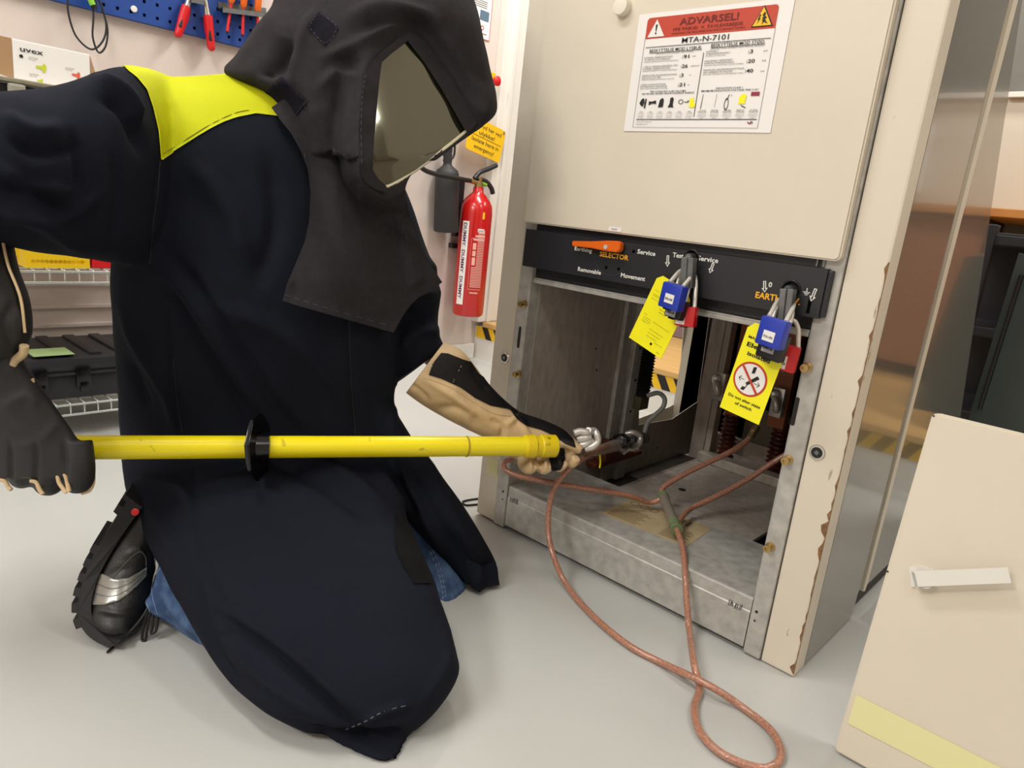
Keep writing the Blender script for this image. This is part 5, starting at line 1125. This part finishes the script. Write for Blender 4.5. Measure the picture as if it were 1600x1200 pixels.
def sheet(poly, dfun, name, m, parent, step=5.5, th=.004, smooth=45):
    A = np.array(poly, float); n0 = 0; ring = []
    for i in range(len(A)):                        # resample the outline
        a, b = A[i], A[(i+1) % len(A)]; k = max(1, int(np.linalg.norm(b-a)/step))
        for j in range(k): ring.append(a+(b-a)*j/k)
    ring = np.array(ring); xs = np.arange(A[:, 0].min(), A[:, 0].max(), step); ys = np.arange(A[:, 1].min(), A[:, 1].max(), step)
    g = np.array([(x, y) for y in ys for x in xs]); ok = inpoly(g, ring); D, _ = segdist(g, ring, True); g = g[ok & (D > step*.5)]
    pts = np.vstack([ring, g]); n0 = len(ring)
    v2, _, fc, _, _, _ = delaunay_2d_cdt([Vector(p) for p in pts], [(i, (i+1) % n0) for i in range(n0)], [list(range(n0))], 1, 1e-4)
    Q = np.array([p[:] for p in v2]); d = dfun(Q[:, 0], Q[:, 1]); bm = B()
    vs = [bm.verts.new(P(q[0], q[1], float(e))) for q, e in zip(Q, d)]
    for q in fc: bm.faces.new([vs[i] for i in q])
    r = bmesh.ops.extrude_face_region(bm, geom=bm.faces[:])
    for e in r['geom']:
        if isinstance(e, bmesh.types.BMVert): e.co += (e.co-CAM).normalized()*th
    return link(name, bm, m, parent, smooth)
def ridge(x, y, pts, w, amp):
    D, _ = segdist(np.stack([x, y], 1), cr(pts, 5)); return -amp*np.exp(-(D/w)**2)
def bibdepth(x, y):
    t = np.clip((x-441)/249, 0, 1); d = 1.168+.20*t**1.35+np.clip((y-440)/80, 0, 1)*.012
    d = d+.006*np.sin(x*.035+y*.012)+.004*np.sin(x*.07-y*.03+1)+.02*np.clip((230-y)/80, 0, 1)
    d = d+ridge(x, y, [(560, 250), (590, 320), (645, 370)], 12, .016)+ridge(x, y, [(520, 250), (530, 350), (590, 480)], 18, .008)+ridge(x, y, [(600, 300), (640, 390), (650, 440)], 9, .012)
    D, _ = segdist(np.stack([x, y], 1), np.array(BIB[9:15], float)); d = d-.0022*(D < 9)
    return d
bib = sheet(BIB, bibdepth, 'bib', HOODF, hood)
BRIM = [(604, 301), (586, 296), (570, 284), (561, 262), (560, 200), (565, 140), (574, 104), (600, 77), (640, 48), (668, 66), (708, 125), (746, 192), (731, 208), (726, 202), (690, 139), (662, 96), (637, 64), (617, 79), (597, 97), (593, 125), (588, 180), (583.5, 235), (582.5, 265), (591, 279), (604, 291)]
def brimdepth(x, y): return vdepth(x, y)-.0125-.002*np.sin(y*.11)*.5
brim = sheet(BRIM, brimdepth, 'visor_frame', HOODF, hood, 5)
bm = B()      # visor sheet, gently curved, 2 mm thick
xs = np.linspace(572, 736, 30); ys = np.linspace(54, 300, 40)
vp = np.array([(x, y) for y in ys for x in xs]); inn = inpoly(vp, VP_); D, _ = segdist(vp, VP_, True)
pts2 = [Vector(p) for p in VP_]; n0 = len(pts2)
pts2 += [Vector(p) for p, a, d in zip(vp, inn, D) if a and d > 2.5]
vv, _, ff, _, _, _ = delaunay_2d_cdt(pts2, [(i, (i+1) % n0) for i in range(n0)], [list(range(n0))], 1, 1e-4)
vs = [bm.verts.new(P(p[0], p[1], float(vdepth(p[0], p[1]))-.0015-.018*math.sin(max(0, min(1, (p[0]-575)/155))*math.pi)*.35)) for p in vv]
for q in ff: bm.faces.new([vs[i] for i in q])
r = bmesh.ops.extrude_face_region(bm, geom=bm.faces[:])
for g in r['geom']:
    if isinstance(g, bmesh.types.BMVert): g.co += (g.co-CAM).normalized()*.002
vis = link('visor', bm, VISORM, hood, 40); vis['label'] = 'tinted reflective visor'
bm = B(); tube(bm, [P(x, y, float(vdepth(x, y))-.004) for x, y in ((584, 276), (592, 287), (604, 292), (640, 272), (690, 236), (729, 205))], .0035, 8); link('visor_rim', bm, mat('clear_visor_edge', (196, 190, 160), .2, coat=.5), vis, True)
patch(hood, [(478, 42), (498, 20), (530, 44), (508, 72)], 'fabric_tab', mat('dark_navy_tab', (45, 43, 52), .88, noise=.1, nscale=200, spec=.15), hood, .0018, False)
patch(hood, [(410, 148), (440, 120), (482, 158), (452, 196)], 'fabric_tab', MATS['dark_navy_tab'], hood, .0018, False)
thr_ = mat('blue_thread', (70, 76, 100), .8)
for pts in ([(482, 42), (499, 24), (526, 44), (508, 68), (482, 42)], [(572, 110), (566, 150), (564, 200), (565, 260)]):
    stitch(hood.data if pts[0] == (482, 42) else brim.data, pts, .0005, 'stitching', thr_, hood, .0019 if pts[0] == (482, 42) else .0004, dashed=1, k=10)
for pts in ([(476, 240), (478, 300), (476, 350), (466, 385), (450, 430)], [(446, 461), (520, 484), (612, 510)]):
    stitch(bib.data, pts, .0005, 'stitching', thr_, bib, .0004, dashed=1, k=10)
sheet([(728, 872), (752, 884), (773, 878), (781, 914), (760, 917), (749, 926), (736, 918), (730, 896)], lambda x, y: 1.405+(x-728)*.0006+ridge(x, y, [(752, 884), (749, 926)], 6, .012), 'hem_corner', NAVY, coat, 4, .003)
# ------------------------------------------------------------------ jeans and safety shoe
bm = B()
loft(bm, [(254, 864, 226, 960, 1.215, 1.195, .045), (272, 862, 262, 974, 1.21, 1.18, .052), (310, 872, 306, 1003, 1.18, 1.155, .055), (360, 880, 370, 1020, 1.16, 1.13, .05), (430, 900, 440, 1030, 1.15, 1.12, .05)])
bm2 = B()
loft(bm2, [(560, 740, 640, 740, 1.46, 1.48, .04), (610, 820, 682, 815, 1.46, 1.48, .04), (645, 880, 708, 870, 1.445, 1.47, .035), (672, 925, 728, 915, 1.40, 1.44, .022), (690, 944, 712, 936, 1.375, 1.39, .008)])
me2_ = fuse(bm2, .0055, 3); far_leg = finish(me2_, 'trouser_leg', JEANS, person)
me = fuse(bm, .0055, 4); V = verts(me); N = normals(me); V += N*(.003*vnoise(V, 40, 8)+.002*vnoise(V, 80, 9))[:, None]; setv(me, V)
crease(me, [([(262, 870), (258, 920), (275, 960), (305, 990)], 5, .005), ([(280, 880), (285, 930), (310, 980)], 6, -.005), ([(665, 850), (682, 890), (690, 935)], 3, .003), ([(232, 890), (226, 925), (240, 958)], 4, .004)])
V = verts(me); V[:, 2] = np.maximum(V[:, 2], .003); setv(me, V)
jeans = finish(me, 'trouser_leg', JEANS, person)
for pts in ([(672, 862), (684, 890), (690, 915), (693, 940)], [(676, 860), (688, 888), (694, 915), (697, 936)]): stitch(far_leg.data, pts, .0007, 'seam_stitching', mat('pale_thread', (150, 160, 175), .8), far_leg, .0004, dashed=1)
stitch(jeans.data, [(230, 905), (226, 930), (234, 955)], .0008, 'hem_edge', mat('worn_denim', (120, 145, 180), .8), jeans, .0004)
stitch(jeans.data, [(262, 872), (240, 905), (238, 930), (246, 960)], .0006, 'hem_edge', MATS['worn_denim'], jeans, .0002)
shr = [(222, 796, 250, 806, 1.235, 1.235, .030), (200, 826, 248, 838, 1.232, 1.23, .036), (178, 862, 238, 870, 1.225, 1.22, .038), (160, 902, 232, 905, 1.215, 1.21, .040), (150, 940, 230, 938, 1.20, 1.195, .040),
       (152, 970, 218, 966, 1.18, 1.175, .040), (164, 988, 212, 984, 1.165, 1.165, .034), (182, 1000, 200, 996, 1.155, 1.155, .016)]
bm = B(); loft(bm, shr, n=32, ex=.85); me = fuse(bm, .0045, 4)
crease(me, [([(195, 870), (215, 860), (228, 868)], 4, .003), ([(160, 905), (190, 890), (228, 885)], 5, -.002), ([(240, 830), (236, 870), (240, 900)], 5, .004), ([(150, 952), (190, 958), (220, 950)], 4, -.003)])
shoe = finish(me, 'shoe', SHOEB, person)
sole = [(203, 778), (190, 796), (172, 824), (150, 860), (133, 898), (122, 935), (122, 965), (134, 990), (158, 1007), (182, 1010)]
inner = [(222, 793), (208, 812), (190, 838), (170, 870), (153, 903), (143, 938), (144, 964), (154, 984), (172, 997), (190, 1000)]
sdep = (1.195, 1.193, 1.188, 1.182, 1.174, 1.16, 1.15, 1.138, 1.13, 1.128)
Sl = cr([(a[0], a[1], b[0], b[1], d) for a, b, d in zip(sole, inner, sdep)], 24)
out_, inn_ = [], []; tot = 0; per = 24.
for i in range(len(Sl)):
    if i: tot += np.linalg.norm(Sl[i][:2]-Sl[i-1][:2])
    t = Sl[min(i+1, len(Sl)-1)][:2]-Sl[max(i-1, 0)][:2]; t /= np.linalg.norm(t); n_ = np.array([t[1], -t[0]]); n_ = n_ if n_[0] < 0 else -n_
    lug = 9 if ((tot+6) % per) < per*.60 and Sl[i][1] < 985 and not 812 < Sl[i][1] < 846 else 0
    q = Sl[i][:2]+n_*lug; out_.append(P(q[0], q[1], Sl[i][4])); inn_.append(P(Sl[i][2], Sl[i][3], Sl[i][4]))
bm = B(); slab(bm, out_+inn_[::-1], Vector((-.85, .52, 0)).normalized()*.088); so = link('sole', bm, mat('black_sole_rubber', (17, 17, 17), .7), shoe)
for v in so.data.vertices: v.co.z = max(v.co.z, .001)
def onshoe(poly, nm, m, off): return patch(shoe, poly, nm, m, shoe, off, False, 8)
sv = onshoe([(160, 896), (180, 905), (200, 904), (218, 893), (228, 886), (227, 900), (205, 925), (185, 940), (165, 946), (145, 945), (137, 940), (143, 918), (150, 905)], 'silver_flash', SILV, .0022)
for pts in ([(150, 912), (175, 920), (200, 912), (226, 891)], [(143, 926), (170, 932), (195, 924), (222, 900)]): stitch(sv.data, pts, .001, 'flash_groove', STEELD, shoe, .0002)
stitch(shoe.data, [(178, 902), (200, 876), (218, 862), (227, 870), (228, 885)], .0009, 'shoe_stitching', mat('grey_thread', (84, 84, 80), .8), shoe, .0005)
bm = B(); c_ = P(211, 800, 1.187); lathe(bm, c_, (CAM-c_), [(0, .006), (.001, .006), (.0016, .004)], 16); link('red_heel_mark', bm, REDL, so, True)
lace = [[(236, 940), (222, 965), (200, 990), (180, 1008), (170, 1018)], [(238, 945), (226, 975), (222, 998), (227, 1000), (231, 975), (236, 950)], [(240, 950), (238, 980), (236, 990), (244, 985), (247, 960)]]
for i, l_ in enumerate(lace):
    bm = B(); tube(bm, [P(x, y, min(1.155, P_[0]) if False else (1.17-.0001*(y-940))) for x, y in l_] if i else [P(236, 940, 1.17), P(222, 965, 1.16), P(200, 990, 1.15), atz(180, 1008, .004), atz(168, 1019, .004)], .0022, 8); link('lace', bm, BLKR, shoe, True)

# ------------------------------------------------------------------ gloves
def seamtube(pts, r, nm, m, parent): bm = B(); tube(bm, pts, r, 8, 6); return link(nm, bm, m, parent, True)
bm = B()      # near glove: gauntlet and back of the hand
loft(bm, [(-150, 385, 6, 372, 1.00, 1.00, .068), (-120, 430, 14, 420, .99, .99, .066), (-100, 480, 33, 470, .98, .98, .062), (-85, 530, 39, 520, .98, .98, .055), (-75, 575, 28, 562, .99, .99, .045),
          (-70, 600, 48, 590, 1.005, 1.005, .040), (-60, 640, 80, 632, 1.02, 1.02, .036), (-50, 690, 116, 682, 1.04, 1.04, .034), (-42, 725, 136, 722, 1.05, 1.05, .032), (-36, 748, 140, 745, 1.055, 1.055, .024)])
for x0_, x1_, yb in ((98, 146, 771), (54, 99, 774), (16, 55, 763), (-26, 18, 750)):
    xc_ = (x0_+x1_)/2; rp_ = (x1_-x0_)/2; r_ = rp_*1.055/F
    tube(bm, [P(xc_-4, 690, 1.05), P(xc_, 725, 1.05), P(xc_, yb-rp_-2, 1.06), P(xc_, yb-rp_+1, 1.09), P(xc_+2, yb-rp_-6, 1.125), P(xc_+4, 716, 1.145)], r_, 14, 5, taper=lambda t: 1-.2*max(0, t-.5))
me = fuse(bm, .0035, 3)
crease(me, [([(20, 560), (-10, 575), (-60, 580)], 8, -.006), ([(57, 690), (56, 730), (54, 765)], 4, -.004), ([(100, 690), (102, 730), (100, 765)], 4, -.004), ([(16, 690), (17, 730), (18, 760)], 4, -.004),
            ([(0, 640), (40, 620), (60, 640)], 10, .004), ([(30, 470), (10, 500), (20, 540)], 9, -.004), ([(90, 660), (60, 690), (20, 700)], 8, .003)])
gn = finish(me, 'glove', BLKL, person); gn['label'] = 'black work glove gripping the pole end'
def polyl(pts, d): return [P(x, y, d if not callable(d) else d(y)) for x, y in pts]
dg_ = lambda y: 1.005+(y-590)*.0004
seamtube(polyl([(50, 592), (54, 610), (70, 635), (90, 658), (110, 683), (130, 708), (143, 733), (146, 752), (140, 766), (128, 771)], dg_), .0028, 'tan_edge_piping', TAN, gn)
seamtube([P(38, 540, .975), P(36, 552, .98), P(24, 562, .985), (P(18, 570, .985))], .006, 'tan_cuff_lining', TAN, gn)
seamtube([P(3, 372, .99), P(13, 415, .985), P(32, 465, .975), P(39, 520, .975)], .002, 'tan_edge_piping', TAN, gn)
for pts in ([(0, 749), (8, 752), (13, 761), (18, 765)], [(48, 751), (57, 754), (62, 765), (67, 772)], [(91, 739), (97, 737), (103, 745), (108, 768)], [(90, 742), (93, 755), (104, 770)]):
    seamtube([P(x, y, 1.037) for x, y in pts], .0030, 'tan_finger_lining', TAN, gn)
bm = B()      # far glove reaching into the cabinet
loft(bm, [(694, 534, 634, 614, 1.435, 1.415, .055), (722, 548, 662, 634, 1.435, 1.425, .055), (744, 574, 700, 656, 1.445, 1.435, .05), (764, 602, 736, 674, 1.455, 1.445, .045), (792, 630, 768, 690, 1.465, 1.455, .038),
          (815, 646, 790, 708, 1.475, 1.465, .035), (845, 656, 818, 722, 1.485, 1.475, .034), (880, 672, 856, 722, 1.495, 1.485, .03), (905, 692, 885, 716, 1.505, 1.495, .02)])
for pts, r_ in (([(838, 700, 1.485), (822, 713, 1.47), (818, 725, 1.45), (826, 732, 1.43), (836, 724, 1.42)], .0125), ([(858, 700, 1.485), (848, 714, 1.47), (844, 727, 1.45), (851, 733, 1.43), (860, 724, 1.42)], .0115),
                ([(876, 700, 1.49), (871, 713, 1.475), (868, 725, 1.455), (874, 730, 1.435), (882, 722, 1.425)], .0105), ([(892, 696, 1.495), (891, 708, 1.48), (889, 719, 1.465), (894, 724, 1.45), (901, 715, 1.44)], .0100), ([(868, 690, 1.475), (892, 696, 1.47), (907, 703, 1.475)], .0105)):
    tube(bm, [P(*p) for p in pts], r_, 14, 5)
me = fuse(bm, .0028, 2)
crease(me, [([(640, 600), (655, 610), (670, 625)], 4, -.004), ([(660, 590), (740, 640), (760, 655)], 6, .005), ([(680, 640), (720, 640), (750, 668)], 7, -.006), ([(700, 600), (730, 640), (735, 665)], 8, .006), ([(765, 655), (785, 668), (780, 690)], 5, -.006),
            ([(790, 665), (810, 655), (830, 690)], 5, .005), ([(735, 572), (745, 590), (762, 612)], 5, -.004), ([(836, 712), (834, 738)], 2.5, -.004), ([(859, 712), (857, 738)], 2.5, -.004), ([(880, 710), (879, 735)], 2.5, -.004)])
gf = finish(me, 'glove', TAN, person); gf['label'] = 'tan and black leather glove at the pole head'
bk = patch(gf, [(689, 552), (700, 553), (722, 562), (735, 566), (748, 585), (768, 598), (780, 612), (795, 622), (808, 628), (818, 640), (835, 650), (858, 656), (876, 668), (895, 686), (900, 700), (884, 694), (862, 680), (845, 672), (822, 666), (806, 654), (796, 640), (766, 634), (742, 622), (720, 606), (690, 592), (670, 586), (676, 568)], 'black_back_panel', BLKL, gf, .002, False, 9)
thr2 = mat('cream_thread', (170, 160, 120), .8)
for pts in ([(686, 549), (678, 566), (667, 588)], [(683, 549), (674, 566), (663, 586)], [(724, 566), (712, 588), (706, 602)], [(815, 640), (808, 648), (802, 654)]): stitch(bk.data, pts, .0006, 'cream_stitching', thr2, gf, .0006, dashed=1, k=8)
stitch(gf.data, [(662, 590), (700, 603), (740, 628), (770, 645), (798, 650)], .0014, 'seam_ridge', TAN, gf, .0004)
patch(gf, [(862, 698), (882, 700), (884, 716), (876, 734), (862, 736), (858, 718)], 'black_finger_panel', BLKL, gf, .0015, False, 6)

# ------------------------------------------------------------------ yellow earthing pole
A_, Z_ = P(20, 699.5, 1.085), P(868, 697, 1.425)
pd = (Z_-A_).normalized(); PR = .0192
def along(px):                                    # the point of the pole seen at picture column px
    lo, hi = 0., 1.
    for _ in range(40):
        m_ = (lo+hi)/2; q, _d = proj(np.array([A_+(Z_-A_)*m_])); 
        if q[0][0] < px: lo = m_
        else: hi = m_
    return A_+(Z_-A_)*lo
pole = thing('earthing_pole', 'long yellow insulated earthing pole with a black hand guard held by the kneeling person', 'pole', along(400))
a, b = along(30), along(820); L_ = (b-a).length
bm = B(); lathe(bm, a, pd, [(0, PR), (L_, PR)], 40); link('shaft', bm, YPOLE, pole, 50)
bm = B(); c_ = along(728); lathe(bm, c_, pd, [(-.001, PR+.0004), (0, PR+.0012), (.002, PR+.0012), (.003, PR+.0004)], 40)
link('joint_ring', bm, mat('dirty_yellow', (170, 150, 30), .5), pole, 50)
c_ = along(818); L2 = (Z_-c_).length
bm = B(); lathe(bm, c_, pd, [(0, PR), (.003, PR+.0035), (L2*.30, PR+.0045), (L2*.34, PR+.001), (L2*.5, PR+.001), (L2*.54, PR+.0035), (L2*.97, PR+.0035), (L2, PR+.001), (L2+.0005, PR*.8), (L2-.004, PR*.75), (L2-.005, .001)], 40); link('pole_head', bm, mat('worn_yellow_plastic', (226, 200, 20), .4, col2=(120, 100, 30), nscale=60, thr=(.6, .75)), pole, 40)
bm = B(); e = along(858)-pd.cross(Vector((0, 0, 1)))*0; tube(bm, [along(846)+Vector((0, -PR-.003, .004)), along(858)+Vector((0, -PR-.003, -.004)), along(862)+Vector((0, -PR-.003, .010))], .0012, 6, smooth=False); link('locking_pin', bm, BLKR, pole)
gc = along(400); zt = (pd+(CAM-gc).normalized()*.38+Vector((0, 0, .0))).normalized(); x_, y_, z_ = frame(zt); bm = B()
def octa(r, o, flat=.0): return [gc+z_*o+(x_*math.cos(t)+y_*math.sin(t))*r for t in [math.pi/8+math.pi/4*i for i in range(8)]]
slab(bm, octa(.059, .001), z_*.007); slab(bm, octa(.050, -.003), z_*.004); fe = bm.edges[:]
bmesh.ops.bevel(bm, geom=fe, offset=.0015, segments=2, affect='EDGES'); link('guard_plate', bm, BLKG, pole, 40)
bm = B(); lathe(bm, gc-pd*.014, pd, [(0, PR+.001), (0, PR+.008), (.034, PR+.008), (.036, PR+.001)], 32); link('guard_collar', bm, BLKG, pole, 40)
